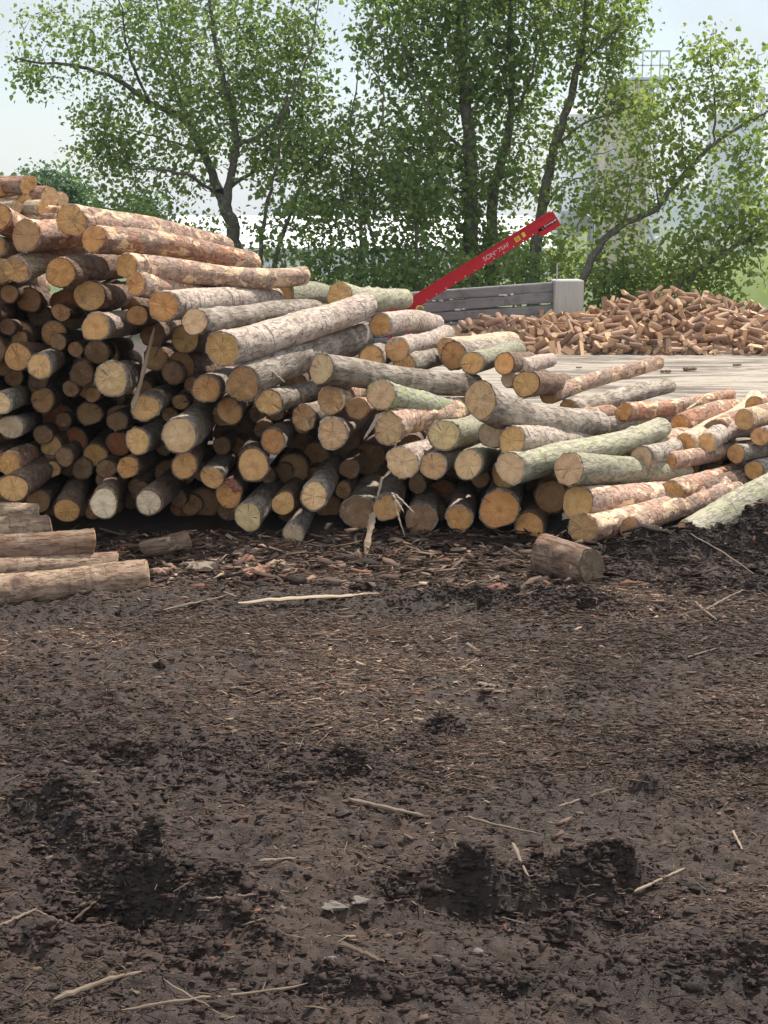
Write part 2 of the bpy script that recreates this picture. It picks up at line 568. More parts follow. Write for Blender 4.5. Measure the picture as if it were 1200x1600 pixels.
# x, y, radius (pixels of the photograph), depth behind the face (or absolute depth if > 5), end colour, bark, far end or None, group, label
LOGS = [
    (-2, 340, 20, 0.1, 'o', 'pine', (150, 395), 't', 'orange-ended log cut by the picture edge just under the rear stack of short logs'),
    (42, 368, 23, 0.1, 'b', 'pine', (200, 352), 't', 'reddish log with a smooth brown end, below the rear stack of short logs'),
    (112, 345, 24, 0.25, 'y', 'pink', (348, 388), 't', 'highest long log, ringed tan end and pale peeling bark, uppermost of the stack'),
    (147, 374, 21, 0.0, 'o', 'pine', (392, 412), 't', 'red-barked log with ringed tan end tucked under the highest long log'),
    (198, 415, 20, 0.1, 'o', 'pink', (474, 430), 't', 'long flaking pinkish log with orange end, third long one down from the top'),
    (213, 443, 18, 0.05, 'o', 'pink', (425, 458), 't', 'slimmer flaking log with small orange end resting under the long pinkish one'),
    (256, 478, 24, 0.0, 'o', 'birch', (436, 472), 't', 'log with the brightest orange end, above the top of the leaning stick'),
    (304, 503, 21, 0.0, 'p', 'grey', (490, 486), 't', 'grey-barked log with pale straight saw lines across its end, near the top'),
    (140, 462, 24, 0.05, 't', 'brown', None, 't', 'big round tan end with grey-brown bark, straight above the pale birch-barked one'),
    (95, 426, 23, 0.1, 'o', 'brown', (215, 412), 't', 'orange-tan end with ragged pale rim and rough bark near the top'),
    (25, 422, 20, 0.1, 't', 'peel', (175, 400), 't', 'barkless cream log near the top with a small brown-tan end'),
    (0, 419, 25, 0.3, 't', 'pine', None, 't', 'tan end half hidden behind the barkless cream log'),
    (-8, 386, 16, 0.2, 'o', 'grey', (75, 384), 't', 'grey log stub wedged under the reddish brown-ended log'),
    (150, 510, 21, 0.0, 't', 'birch', None, 't', 'tan end with pale birch bark, under the big round tan end'),
    (215, 493, 16, 0.25, 't', 'brown', None, 't', 'small plain tan end under the two flaking logs, close to the stick top'),
    (45, 469, 19, 0.5, 'b', 'brown', None, 't', 'shaded brown end below the barkless cream log'),
    (12, 457, 18, 0.55, 'b', 'brown', None, 't', 'shaded brown end beside the picture edge under the half hidden tan end'),
    (103, 473, 20, 0.7, 'r', 'brown', None, 't', 'dark reddish end sunk in shade beneath the ragged-rimmed orange-tan end'),
    (32, 520, 17, 0.45, 't', 'grey', None, 't', 'small shaded tan end, one of a level pair, the one nearer the picture edge'),
    (84, 521, 19, 0.45, 't', 'grey', None, 't', 'shaded tan end, one of a level pair, the one nearer the birch-barked log'),
    (2, 492, 19, 0.8, 'd', 'brown', None, 't', 'very dark end at the picture edge above the level shaded pair'),
    (28, 558, 21, 0.15, 't', 'brown', None, 't', 'rough tan end touching the bright grey-barked log from above'),
    (62, 572, 19, 0.0, 'y', 'grey', None, 't', 'bright tan end with long grey bark, under the rough tan end'),
    (60, 601, 17, 0.4, 't', 'grey', None, 't', 'tan end peeping out below the bright grey-barked log'),
    (3, 567, 18, 0.3, 't', 'grey', None, 't', 'tan end cut by the picture edge beside the rough tan end'),
    (167, 556, 20, 0.5, 't', 'brown', None, 't', 'shaded tan end right above the log with a stepped saw cut'),
    (174, 592, 26, -0.1, 'p', 'grey', None, 't', 'bright log with a stepped saw cut and grey lip, beside the leaning stick'),
    (137, 603, 19, 0.35, 't', 'brown', None, 't', 'tan end half covered by the log with the stepped saw cut'),
    (-2, 630, 18, 0.0, 'p', 'grey', None, 't', 'pale end at the picture edge with lit grey bark, halfway up the stack'),
    (227, 637, 21, 0.1, 'y', 'grey', None, 't', 'clean tan end at the foot of the leaning stick'),
    (283, 573, 22, 0.45, 'b', 'brown', None, 't', 'brown end below the saw-lined grey log, past the leaning stick'),
    (290, 530, 21, 0.3, 't', 'brown', None, 't', 'tan-brown end right under the saw-lined grey log'),
    (322, 608, 21, 0.1, 't', 'grey', None, 't', 'tan end just below the big front log with cracked pinkish bark'),
    (297, 627, 19, 0.5, 'b', 'brown', None, 't', 'brown end tucked beneath the tan end under the cracked pinkish log'),
    (348, 545, 26, -0.2, 'y', 'birch', (568, 477), 'm', 'thick front log with pinkish cracked bark pointing up towards the red conveyor'),
    (380, 600, 27, -0.1, 'b', 'grey', (568, 524), 'm', 'thick grey log with a broad brown end, under the cracked pinkish log'),
    (358, 642, 20, 0.25, 't', 'brown', None, 't', 'tan end squeezed under the thick grey log with broad brown end'),
    (258, 556, 22, 0.85, 'r', 'brown', None, 't', 'deep red end lost in shade behind the leaning stick'),
    (17, 667, 18, 0.1, 'g', 'grey', None, 't', 'greyish end with grey bark under the pale one at the picture edge'),
    (89, 653, 22, 0.55, 'r', 'brown', None, 't', 'dark red-brown end, largest of the red ends in mid stack'),
    (140, 646, 18, 0.5, 'b', 'brown', None, 't', 'brown end between the large dark red end and the leaning stick'),
    (189, 652, 19, 0.6, 'b', 'brown', None, 't', 'dull brown end just under the tip of the leaning stick'),
    (117, 688, 19, 0.55, 'r', 'brown', None, 't', 'deepest red end of all, under the large dark red end'),
    (80, 697, 16, 0.35, 't', 'brown', None, 't', 'small tan end beside the deepest red one'),
    (185, 693, 19, 0.5, 'r', 'brown', None, 't', 'red-brown end partly behind a bright tan one'),
    (215, 689, 19, 0.1, 'y', 'grey', None, 't', 'bright tan end that overlaps the red-brown one'),
    (280, 680, 27, -0.1, 'p', 'grey', None, 't', 'big rough pale end with lit grey bark, largest in the shaded face'),
    (149, 711, 17, 0.4, 'o', 'brown', None, 't', 'tan-orange end below the brown and red ones, with a clear pith'),
    (108, 727, 18, 0.5, 'b', 'brown', None, 't', 'brown end beneath the deepest red one'),
    (15, 724, 18, 0.15, 'o', 'pine', None, 't', 'tan-orange end with reddish bark at the picture edge'),
    (3, 698, 16, 0.5, 'o', 'brown', None, 't', 'orange-brown end cut by the picture edge above the reddish-barked one'),
    (172, 739, 19, 0.5, 'o', 'brown', None, 't', 'orange-brown end partly behind a smaller dark-barked one'),
    (200, 730, 17, 0.15, 'o', 'brown', None, 't', 'small orange-brown end with dark bark, in front of another orange one'),
    (21, 763, 22, -0.1, 'y', 'brown', None, 't', 'broad tan end with long brown bark, above the lying logs'),
    (104, 798, 19, 0.1, 'o', 'brown', None, 't', 'tan-orange end just behind the lying logs'),
    (70, 801, 17, 0.45, 'b', 'brown', None, 't', 'dim brown end showing over the tops of the lying logs'),
    (162, 787, 22, -0.1, 'w', 'brown', None, 't', 'whitish sawn end with a small tan heart, low in the stack'),
    (232, 785, 20, -0.05, 'w', 'brown', None, 't', 'whitish end with a dark hollow heart, low in the stack'),
    (217, 765, 17, 0.4, 'b', 'brown', None, 't', 'brown end peering out above the hollow-hearted log'),
    (288, 727, 21, 0.1, 't', 'brown', None, 't', 'tan end right below the big rough pale one'),
    (262, 739, 20, 0.5, 'b', 'brown', None, 't', 'dark tan end half behind the one under the big rough pale end'),
    (331, 746, 17, 0.05, 't', 'grey', None, 't', 'small tan end with a dark pith spot, by the ragged bark tuft'),
    (320, 785, 22, 0.4, 'b', 'brown', None, 't', 'wide brownish end under the small pith-spotted one'),
    (358, 772, 21, 0.2, 'o', 'brown', None, 't', 'tan-orange end partly covered by the ragged bark tuft'),
    (287, 810, 19, 0.4, 'r', 'brown', None, 't', 'reddish end near the ground between the hollow-hearted log and a wide brownish one'),
    (388, 807, 21, 0.0, 'p', 'grey', None, 't', 'pale end with a chipped lower rim, near the ground'),
    (365, 702, 19, 0.55, 'b', 'brown', None, 't', 'brown end deep below the thick grey log, above the ragged bark tuft'),
    (396, 726, 24, 0.05, 'y', 'brown', None, 't', 'large tan end with its dark bark rim, beside the ragged bark tuft'),
    (227, 815, 17, 0.6, 'd', 'brown', None, 't', 'dark end right beneath the hollow-hearted log'),
    (197, 827, 16, 0.7, 'd', 'brown', None, 't', 'dim end near the ground between the two whitish logs'),
    (162, 836, 16, 0.7, 'd', 'brown', None, 't', 'dim end near the ground beneath the whitish log with tan heart'),
    (175, 862, 18, 0.5, 'd', 'brown', None, 't', 'dark end half buried in chips beside the tip of the brown lying log'),
    (215, 846, 17, 0.6, 'd', 'brown', None, 't', 'dark end half buried in chips behind the brown broken stump piece'),
    (308, 848, 18, 0.5, 'd', 'brown', None, 't', 'dark end half buried in chips just past the brown broken stump piece'),
    (420, 628, 20, -0.05, 'y', 'grey', (520, 597), 'm', 'tan-ended log with lit light grey bark and a spur, under the thick grey log'),
    (475, 653, 19, 0.15, 'b', 'grey', (545, 615), 'm', 'brown end to one side of the pinkish short-showing log, slightly lower'),
    (516, 626, 20, 0.1, 'b', 'pink', (590, 598), 'm', 'brown end with pinkish bark under the long smooth grey log'),
    (559, 638, 17, 0.25, 'b', 'pine', (640, 620), 'm', 'small brown end beneath the gap between grey log and lichen-green one'),
    (596, 617, 22, 0.05, 'p', 'lichen', (735, 650), 'm', 'pale-ended log with bright green lichen on its bark'),
    (520, 677, 23, 0.0, 'p', 'birch', None, 'm', 'pale saw-scratched end with white bark catching the light'),
    (608, 670, 24, 0.0, 'p', 'pink', (742, 640), 'm', 'rough pale end with pinkish-grey bark, below the lichen-green log'),
    (427, 689, 19, 0.1, 'o', 'grey', None, 't', 'orange-tan end with one radial crack, under the spurred light grey log'),
    (458, 734, 24, 0.4, 'b', 'brown', None, 't', 'large shaded brown end in mid stack with no bark showing'),
    (494, 710, 20, 0.6, 'b', 'brown', None, 't', 'shaded brown end under the white-barked saw-scratched log'),
    (492, 748, 18, 0.5, 'b', 'brown', None, 't', 'shaded brown end just above the one with coarse slanting saw marks'),
    (491, 775, 21, -0.05, 'p', 'grey', None, 't', 'bright end with coarse slanting saw marks and a torn lower lip'),
    (443, 786, 18, 0.15, 'y', 'brown', None, 't', 'tan-yellow end close beside the coarse saw-marked one'),
    (540, 720, 22, 0.75, 'd', 'brown', None, 't', 'dark end under the white-barked log, first of two alike'),
    (577, 717, 22, 0.65, 'd', 'brown', None, 't', 'dark end beside the pale line-sawn log, second of two alike'),
    (584, 758, 18, 0.6, 'd', 'brown', None, 't', 'dark end above the log with hanging splinters'),
    (560, 800, 25, 0.2, 'd', 'grey', None, 't', 'dirty grey end near the ground, beside the hanging splinters'),
    (605, 793, 21, 0.15, 't', 'grey', None, 't', 'tan end with pale splinters hanging off it, near the ground'),
    (513, 822, 20, 0.4, 'b', 'brown', None, 't', 'tan-brown end near the ground beneath the coarse saw-marked log'),
    (483, 830, 20, 0.5, 'd', 'brown', None, 't', 'dark brown end half sunk in chips by the tan-brown one'),
    (658, 812, 23, 0.15, 'd', 'grey', None, 't', 'grey-brown end near the ground, next past the hanging splinters'),
    (629, 722, 24, 0.0, 'p', 'birch', (735, 690), 'm', 'pale end crossed by fine level saw lines, whitish bark'),
    (688, 774, 22, 0.5, 'r', 'brown', None, 't', 'reddish end in deep shade under the orange-brown one'),
    (458, 858, 17, 0.0, 'g', 'grey', None, 't', 'greyish end mostly buried in the chips at the foot of the stack'),
    (676, 728, 20, 0.05, 'b', 'birch', (740, 712), 'm', 'orange-brown end with pale bark beside the line-sawn one'),
    (732, 726, 22, 0.05, 'p', 'green', (830, 700), 'm', 'pale end with greenish-grey bark, next to the orange-brown one'),
    (694, 680, 24, 0.0, 'p', 'green', (770, 650), 'm', 'cracked pale end with a chipped rim and dull green bark'),
    (751, 625, 28, -0.15, 'p', 'grey', (932, 664), 'm', 'thickest log, pale end with a black spot, crooked grey body'),
    (770, 679, 21, 0.15, 'g', 'grey', (870, 668), 'm', 'greyish rough end right under the thickest log'),
    (800, 689, 22, 0.0, 't', 'birch', (935, 694), 'm', 'tan end overlapping the greyish rough one under the thickest log'),
    (798, 731, 24, -0.1, 'p', 'green', (1033, 668), 'm', 'long smooth green-grey log with pale end, running up across the pile'),
    (790, 741, 22, 0.12, 't', 'brown', None, 'm', 'tan end almost hidden behind the long green-grey log'),
    (889, 733, 25, -0.2, 'p', 'green', (1066, 742), 'm', 'line-sawn pale end, grey-green bark with one orange scar'),
    (780, 795, 29, 0.05, 'o', 'grey', None, 't', 'widest orange end, low in the stack'),
    (718, 810, 20, 0.15, 'o', 'birch', None, 't', 'orange-tan end with pale bark, beside the widest orange end'),
    (827, 823, 23, 0.1, 'o', 'brown', None, 't', 'yellow-orange end near the ground, next to the widest orange one'),
    (862, 776, 25, 0.25, 'b', 'brown', None, 't', 'shaded tan-brown end under the line-sawn log with orange scar'),
    (903, 787, 25, -0.1, 'y', 'pink', (1130, 765), 'm', 'long cream and pink flaking log with a tan end, low on the pile'),
    (712, 829, 18, 0.5, 'd', 'brown', None, 't', 'dark end near the ground behind the orange-tan one'),
    (709, 556, 19, 12.4, 't', 'grey', (808, 545), 'm', 'tan end with a thick dark bark rim, behind the long smooth grey log'),
    (738, 567, 16, 12.1, 't', 'green', (806, 548), 'm', 'smaller tan end with grey bark, against the thick-rimmed one'),
    (788, 568, 15, 11.9, 'o', 'brown', (828, 562), 'm', 'small vivid orange end beside a short bark stub'),
    (822, 600, 18, 11.8, 'y', 'brown', (880, 600), 'm', 'tan end with brown bark, between the thickest log and the concrete pad'),
    (858, 619, 12, 13.2, 't', 'pink', (1028, 566), 'm', 'long pale pinkish pole lying highest towards the firewood heap'),
    (503, 577, 23, -0.05, 'p', 'grey', (742, 602), 'm', 'long smooth grey log with pale end lying across the middle'),
    (975, 643, 13, 12.8, 'o', 'pine', (1142, 619), 'm', 'smooth pink log with a small orange end and a pale sliver on it'),
    (890, 640, 14, 13.0, 't', 'grey', (1042, 603), 'm', 'grey knotty log lying under the long pale pinkish pole'),
    (938, 668, 14, 12.7, 't', 'grey', (1118, 642), 'm', 'grey log directly under the smooth pink one with the pale sliver'),
    (900, 655, 14, 12.4, 't', 'pine', (985, 640), 'm', 'reddish barked log piece between the thickest log and the smooth pink one'),
    (1072, 694, 15, 12.1, 't', 'peel', (1180, 622), 'r', 'crooked barkless yellowish log with brownish end, on top of the small stack'),
    (1104, 692, 14, 12.1, 'y', 'birch', (1260, 655), 'r', 'pale barked log with tan end beside the crooked barkless one'),
    (1150, 709, 13, 12.2, 'y', 'grey', (1290, 690), 'r', 'tan end with greyish bark, below the pale barked log of the small stack'),
    (1077, 727, 15, 12.4, 'o', 'brown', None, 'r', 'shaded orange end beneath the crooked barkless log'),
    (1117, 714, 12, 12.6, 'o', 'brown', None, 'r', 'small shaded orange end beneath the pale barked log'),
    (1178, 735, 13, 12.2, 'o', 'grey', (1300, 722), 'r', 'orange-tan end low in the small stack above the tilted green log'),
    (1110, 742, 16, 12.5, 'd', 'grey', None, 'r', 'dull grey end lowest in the dark hollow of the small stack'),
    (1150, 745, 14, 12.4, 'b', 'pine', None, 'r', 'brown end behind the upper tip of the tilted green log'),
    (1118, 672, 15, 12.5, 'd', 'pine', (1215, 628), 'r', 'dark weathered end with pink flaking bark behind the pale barked log'),
    (1030, 692, 15, 12.3, 'w', 'pink', (1160, 664), 'm', 'log with a torn pale butt showing past the long green-grey log'),
    (1003, 716, 17, 11.0, 'g', 'grey', (1090, 690), 'm', 'grey log mostly hidden beneath the long green-grey one'),
    (912, 826, 24, -0.2, 'b', 'pink', (1120, 788), 'm', 'half buried pinkish log behind the soil bank, dirty brown end'),
    (1062, 664, 14, 12.9, 'o', 'pine', (1195, 641), 'm', 'reddish log lying between the smooth pink log and the crooked barkless one'),
    (1163, 656, 14, 12.5, 'y', 'pink', (1290, 622), 'r', 'pale pinkish log running off the picture edge above the tan-ended pair of the small stack'),
    (1188, 682, 14, 12.3, 'y', 'birch', (1330, 652), 'r', 'whitish log whose tan end sits at the picture edge on the small stack'),
    (1178, 634, 13, 13.2, 't', 'pine', (1310, 606), 'r', 'reddish log at the picture edge, farthest back on the small stack'),
    (1040, 722, 14, 11.5, 'o', 'pink', (1185, 700), 'r', 'slim pink log squeezed over the dark hollow of the small stack'),
    (960, 700, 15, 12.0, 't', 'birch', (1100, 676), 'm', 'pale log half hidden by the upper end of the long green-grey log'),
    (1090, 770, 15, 11.4, 'b', 'brown', (1220, 742), 'm', 'brown log between the tilted green log and the reddish one'),
    (1050, 770, 17, 10.9, 't', 'pine', (1158, 746), 'm', 'reddish log behind the long cream and pink flaking one'),
    (985, 826, 16, 9.95, 'b', 'pink', (1150, 805), 'm', 'pinkish log lowest behind the soil bank, beneath the half buried one'),
    (893, 818, 17, 0.5, 'd', 'brown', None, 't', 'dark end just behind the half buried pinkish log'),
    (530, 462, 18, 12.4, 'y', 'green', (632, 467), 'm', 'tan-ended log nearest the foot of the red conveyor, greenish bark'),
    (440, 461, 17, 12.3, 't', 'green', (513, 461), 'm', 'short-looking greenish log tip past the two flaking logs'),
    (594, 508, 16, 12.3, 't', 'birch', (680, 508), 'm', 'pinkish white log with tan end just under the conveyor foot'),
    (580, 560, 17, 11.5, 't', 'grey', (622, 540), 'm', 'grey log with a bare white split along its top'),
    (620, 546, 17, 11.8, 't', 'birch', (698, 522), 'm', 'pale log with a red-brown notch, near the plank wall'),
    (632, 570, 16, 11.8, 't', 'grey', (700, 552), 'm', 'scaly grey-brown log just behind the long smooth grey one'),
    (700, 545, 15, 12.9, 't', 'peel', (800, 530), 'm', 'partly barkless log behind the thick-rimmed tan end'),
    (795, 592, 12, 12.0, 'g', 'grey', (850, 588), 'm', 'small grey end behind the thickest log'),
    (812, 575, 13, 12.6, 'w', 'birch', (860, 562), 'm', 'short bark stub with torn white wood by the vivid orange end'),
]
PXR = []
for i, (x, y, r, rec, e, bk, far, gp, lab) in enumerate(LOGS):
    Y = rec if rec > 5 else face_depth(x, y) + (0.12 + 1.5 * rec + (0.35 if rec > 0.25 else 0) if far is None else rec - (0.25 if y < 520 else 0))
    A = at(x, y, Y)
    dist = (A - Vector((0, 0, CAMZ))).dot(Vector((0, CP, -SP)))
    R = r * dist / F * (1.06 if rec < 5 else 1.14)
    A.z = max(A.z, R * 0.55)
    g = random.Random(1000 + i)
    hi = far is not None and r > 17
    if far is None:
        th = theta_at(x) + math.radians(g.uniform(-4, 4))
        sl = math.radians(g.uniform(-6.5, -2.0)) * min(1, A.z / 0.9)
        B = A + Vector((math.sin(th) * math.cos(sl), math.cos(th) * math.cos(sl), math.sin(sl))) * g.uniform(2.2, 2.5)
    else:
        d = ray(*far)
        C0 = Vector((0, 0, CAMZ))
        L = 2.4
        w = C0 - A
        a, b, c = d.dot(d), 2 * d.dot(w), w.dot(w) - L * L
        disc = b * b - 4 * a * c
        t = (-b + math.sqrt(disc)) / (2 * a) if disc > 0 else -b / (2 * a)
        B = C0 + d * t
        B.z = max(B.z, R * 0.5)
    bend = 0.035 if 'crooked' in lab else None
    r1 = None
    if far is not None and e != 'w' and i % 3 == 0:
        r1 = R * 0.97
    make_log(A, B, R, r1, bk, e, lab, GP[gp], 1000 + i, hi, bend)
    if rec < 5:
        PXR.append((x, y, r))

# logs lying further in, seen only as dim ends in the gaps
top = [(-310, 400), (0, 440), (100, 470), (200, 520), (300, 560), (360, 620), (480, 680), (600, 700), (760, 720), (860, 770), (900, 810)]


def top_y(x):
    for (x0, y0), (x1, y1) in zip(top, top[1:]):
        if x0 <= x <= x1:
            return y0 + (y1 - y0) * (x - x0) / (x1 - x0)
    return 1e9


g = random.Random(5)
n_f = 0
for k in range(14000):
    x = g.uniform(-230, 880)
    y = g.uniform(450, 845)
    if y < top_y(x):
        continue
    gap = min(math.hypot(x - a, y - b) - c for a, b, c in PXR)
    if gap < (10.5 if x > -30 else 18):
        continue
    r = min(21, gap + 2.5)
    Y = face_depth(x, y)
    th = theta_at(x)
    ax = Vector((math.sin(th), math.cos(th), -0.05)).normalized()
    A = at(x, y, Y) + ax * (g.uniform(0.75, 1.1) if x > -30 else g.uniform(.1, .6))
    R = r * Y / F
    A.z = max(A.z, R)
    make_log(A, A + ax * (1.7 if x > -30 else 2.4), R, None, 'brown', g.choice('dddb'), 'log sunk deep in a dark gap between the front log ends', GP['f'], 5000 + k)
    PXR.append((x, y, r))
    n_f += 1
for k, (x, y, r) in enumerate([(374, 665, 21), (236, 604, 18), (472, 695, 21), (112, 496, 17), (425, 660, 18), (545, 690, 18), (62, 494, 15), (640, 700, 18), (300, 660, 18), (10, 515, 17), (700, 755, 18), (458, 600, 19), (140, 551, 15), (116, 447, 15), (204, 480, 13), (352, 676, 17)]):
    A = at(x, y, face_depth(x, y) + 1.55)
    th = theta_at(x)
    A.z = max(A.z, .1)
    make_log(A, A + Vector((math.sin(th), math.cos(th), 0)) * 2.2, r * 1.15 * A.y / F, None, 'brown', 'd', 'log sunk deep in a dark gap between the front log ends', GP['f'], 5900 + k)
for k in range(8):
    z = .16 + .25 * k
    for q in range(2):
        Yb = face_depth(400, 700) + 2.75 + .1 * (k % 2) + .18 * k
        d_z = (z - CAMZ) / Yb
        # picture row of this height, to stay well below the stack's outline
        row = 800 + F * ((-d_z * CP - SP) / (CP - d_z * SP))
        xmax = -300
        for xx in range(-300, 880, 10):
            if top_y(xx) + 75 < row:
                xmax = xx
        x0, x1 = at(-330, row, Yb).x, at(xmax, row, Yb).x
        if x1 - x0 < 1:
            continue
        xm = (x0 + x1) / 2
        a_, b_ = ((x0, xm - .03), (xm + .03, x1))[q]
        make_log(Vector((a_, Yb, z)), Vector((b_, Yb + .05, z)), .135, .13, 'brown', 'd', 'log lying crosswise behind the stack, glimpsed as dark bark through its gaps', 'logs lying crosswise behind the stack', 6100 + k * 2 + q, bend=.002)
print('fillers', n_f)

# the short logs on the rear stack: they point the other way, their sunlit ends face sideways
for i, (x, y, r, dy, e, bk, lab) in enumerate([
        (48, 286, 12, 0.0, 'y', 'pine', 'short brown-barked log on the very top of the rear stack, its end half over another'),
        (39, 292, 11, -0.3, 'y', 'pine', 'short brown log second from the top of the rear stack, in front of the topmost'),
        (77, 309, 18, 0.0, 'p', 'pine', 'thickest short log of the rear stack with a broad pale oval end'),
        (97, 313, 12, 0.5, 'p', 'pine', 'short brown log at the end of the rear stack, beside the highest long log'),
        (38, 316, 14, -0.2, 'y', 'pine', 'short log with a split pale oval end in the middle of the rear stack'),
        (66, 325, 12, -0.3, 'y', 'peel', 'short log with a pale edge under the thickest one of the rear stack'),
        (2, 295, 13, -0.2, 'o', 'pine', 'short log end at the picture edge on the rear stack, upper one'),
        (13, 302, 11, -0.1, 'o', 'pine', 'small orange short log end between the picture edge and the split pale oval end'),
        (26, 324, 11, -0.4, 'p', 'peel', 'barkless short log lowest on the rear stack, above the orange-ended one'),
        (95, 331, 8, -0.1, 'p', 'pine', 'thin short log under the thickest one of the rear stack'),
        (90, 341, 9, -0.4, 'p', 'pine', 'thin short log touching the ringed end of the highest long log')]):
    A = at(x, y, 12.6 + dy)
    R = r * (12.6 + dy) / F
    dr = Vector((-0.84, 0.54, 0.02 + 0.03 * math.sin(i * 2.3)))
    make_log(A, A + dr.normalized() * 1.6, R, R * 0.95, bk, e, lab, GP['b'], 3000 + i, tilt=(0.05, -0.05))

# logs lying flat near the stack, and the short block in the mud
for i, (a, ya, b, yb, r, bk, e, lab) in enumerate([
        ((232, 902), 8.95, (-130, 935), 8.45, 29, 'lying', 'g', 'nearest lying log, pale patches on brown bark, nothing stacked on it'),
        ((180, 886), 9.25, (-140, 903), 8.9, 23, 'lying', 'g', 'lying log just behind the nearest one, mostly hidden by it'),
        ((142, 853), 9.3, (-150, 868), 9.0, 27, 'brown', 'b', 'reddish brown lying log resting behind the two bottom ones'),
        ((76, 826), 9.6, (-160, 836), 9.3, 21, 'lying', 'p', 'lying log with a bare pale stripe, second from the top of its heap'),
        ((56, 806), 9.8, (-170, 812), 9.5, 19, 'lying', 'p', 'uppermost lying log of the low heap, pale bark')]):
    A, B = at(*a, ya), at(*b, yb)
    R = r * ya / F
    make_log(A, B, R, R * 0.98, bk, e, lab, GP['l'], 3600 + i, True)
A, B = at(924, 887, 8.92), at(848, 868, 9.22)
make_log(A, B, 29 * 9 / F, 35 * 9 / F, 'brown', 'm', 'short thick log block lying alone on the mud before the stack', None, 3700, True, 0.004, 'd')

# ------------------------------------------------------------------ ground
MOUNDS = []


def mound(px, py, sx, sy, h, rot=0.0):
    p = ground_at(px, py)
    gm = random.Random(int(px * 7 + py))
    c, s = math.cos(math.radians(rot)), math.sin(math.radians(rot))
    MOUNDS.append((p.x, p.y, sx * 1.15, sy * 1.3, h * 1.0, math.radians(rot)))
    for k in range(6 if sx > .1 else 3):
        u, v = gm.uniform(-1, 1) * sx, gm.uniform(-1, 1) * sy
        q = gm.uniform(.28, .5)
        MOUNDS.append((p.x + u * c - v * s, p.y + u * s + v * c, max(.04, min(sx, .22) * q), max(.035, sy * q * 1.3), h * gm.uniform(.35, .8), math.radians(rot)))


mound(530, 1200, 0.20, 0.12, 0.075)
mound(470, 1215, 0.10, 0.10, 0.04)
mound(690, 1140, 0.08, 0.06, 0.045)
MOUNDS.append((1.95, 9.55, 0.75, 0.2, 0.19, 0.0))
MOUNDS.append((2.9, 9.75, 0.6, 0.25, 0.2, 0.0))
MOUNDS.append((-0.6, 9.75, 1.9, 0.14, 0.05, 0.0))
mound(1190, 850, 0.5, 0.3, 0.12)
mound(880, 952, 0.6, 0.15, 0.10)
mound(730, 942, 0.35, 0.12, 0.06)
mound(1140, 925, 0.40, 0.13, 0.08)
mound(90, 1262, 0.16, 0.14, 0.08, 0)
mound(150, 1310, 0.13, 0.10, 0.06, 0)
mound(280, 1400, 0.22, 0.07, 0.055, -20)
mound(210, 1360, 0.2, 0.07, 0.05, -35)
mound(170, 1420, 0.22, 0.10, -0.06, -35)
mound(840, 1385, 0.32, 0.07, 0.075, 0)
mound(700, 1400, 0.2, 0.06, 0.06, 0)
mound(960, 1375, 0.2, 0.06, 0.06, 0)
mound(860, 1425, 0.28, 0.06, -0.05, 0)
mound(960, 1440, 0.06, 0.05, -0.07, 0)
mound(880, 1445, 0.1, 0.05, 0.05, 0)
mound(1015, 1232, 0.05, 0.04, 0.05)
mound(530, 1560, 0.09, 0.06, 0.06)
mound(480, 1190, 0.6, 0.3, -0.03)
mound(240, 1185, 0.3, 0.12, 0.035)
mound(1150, 1190, 0.3, 0.1, 0.035)
mound(120, 1470, 0.25, 0.08, 0.045, 10)
mound(700, 1540, 0.3, 0.07, 0.04, 0)
mound(1100, 1520, 0.3, 0.08, 0.05, 5)
mound(200, 1180, 0.5, 0.08, 0.03, 0)


for k in range(9):
    mound(70 + 42 * k, 1240 + 30 * k, .07, .05, .045 + .02 * math.sin(k * 2.1), -25)
    mound(40 + 42 * k, 1300 + 32 * k, .09, .06, -.035, -25)


def mud_mask(x, y):
    """1 on bare wet churned mud, 0 where bark litter covers it"""
    m = fbm(x * 0.9 + 3.1, y * 1.5 - 1.7, 40, 4) * 1.7 + 0.05
    m = np.atleast_1d(np.array(m, float))
    xr, yr = np.broadcast_to(x, m.shape), np.broadcast_to(y, m.shape)
    for (mx, my, sx, sy, h, r) in MOUNDS:
        if abs(h) > 0.03:
            sel = (np.abs(xr - mx) < 3 * sx) & (np.abs(yr - my) < 3 * sy)
            if sel.any():
                m[sel] += 0.6 * np.exp(-((xr[sel] - mx) / sx / 1.3) ** 2 - ((yr[sel] - my) / sy / 1.3) ** 2)
    m = m + 0.5 * np.clip((5.6 - y) / 1.2, 0, 1) - 0.9 * np.clip((y - 8.6) / 1.0, 0, 1) * (x < 1.3)
    return np.clip(m * 1.6 + 0.3, 0, 1)


def dryness(x, y):
    d = fbm(x * .8 + 9, y * 1.3, 90, 4) * 1.6 + 0.5 * np.exp(-((x - 1.0) / 1.6) ** 2 - ((y - 6.6) / 1.3) ** 2) - .35 * np.clip((5.2 - y) / 1.5, 0, 1) + .5 * np.clip((y - 8.2) / .8, 0, 1) * (x < 1.0)
    return np.clip(d + 0.4, 0, 1)


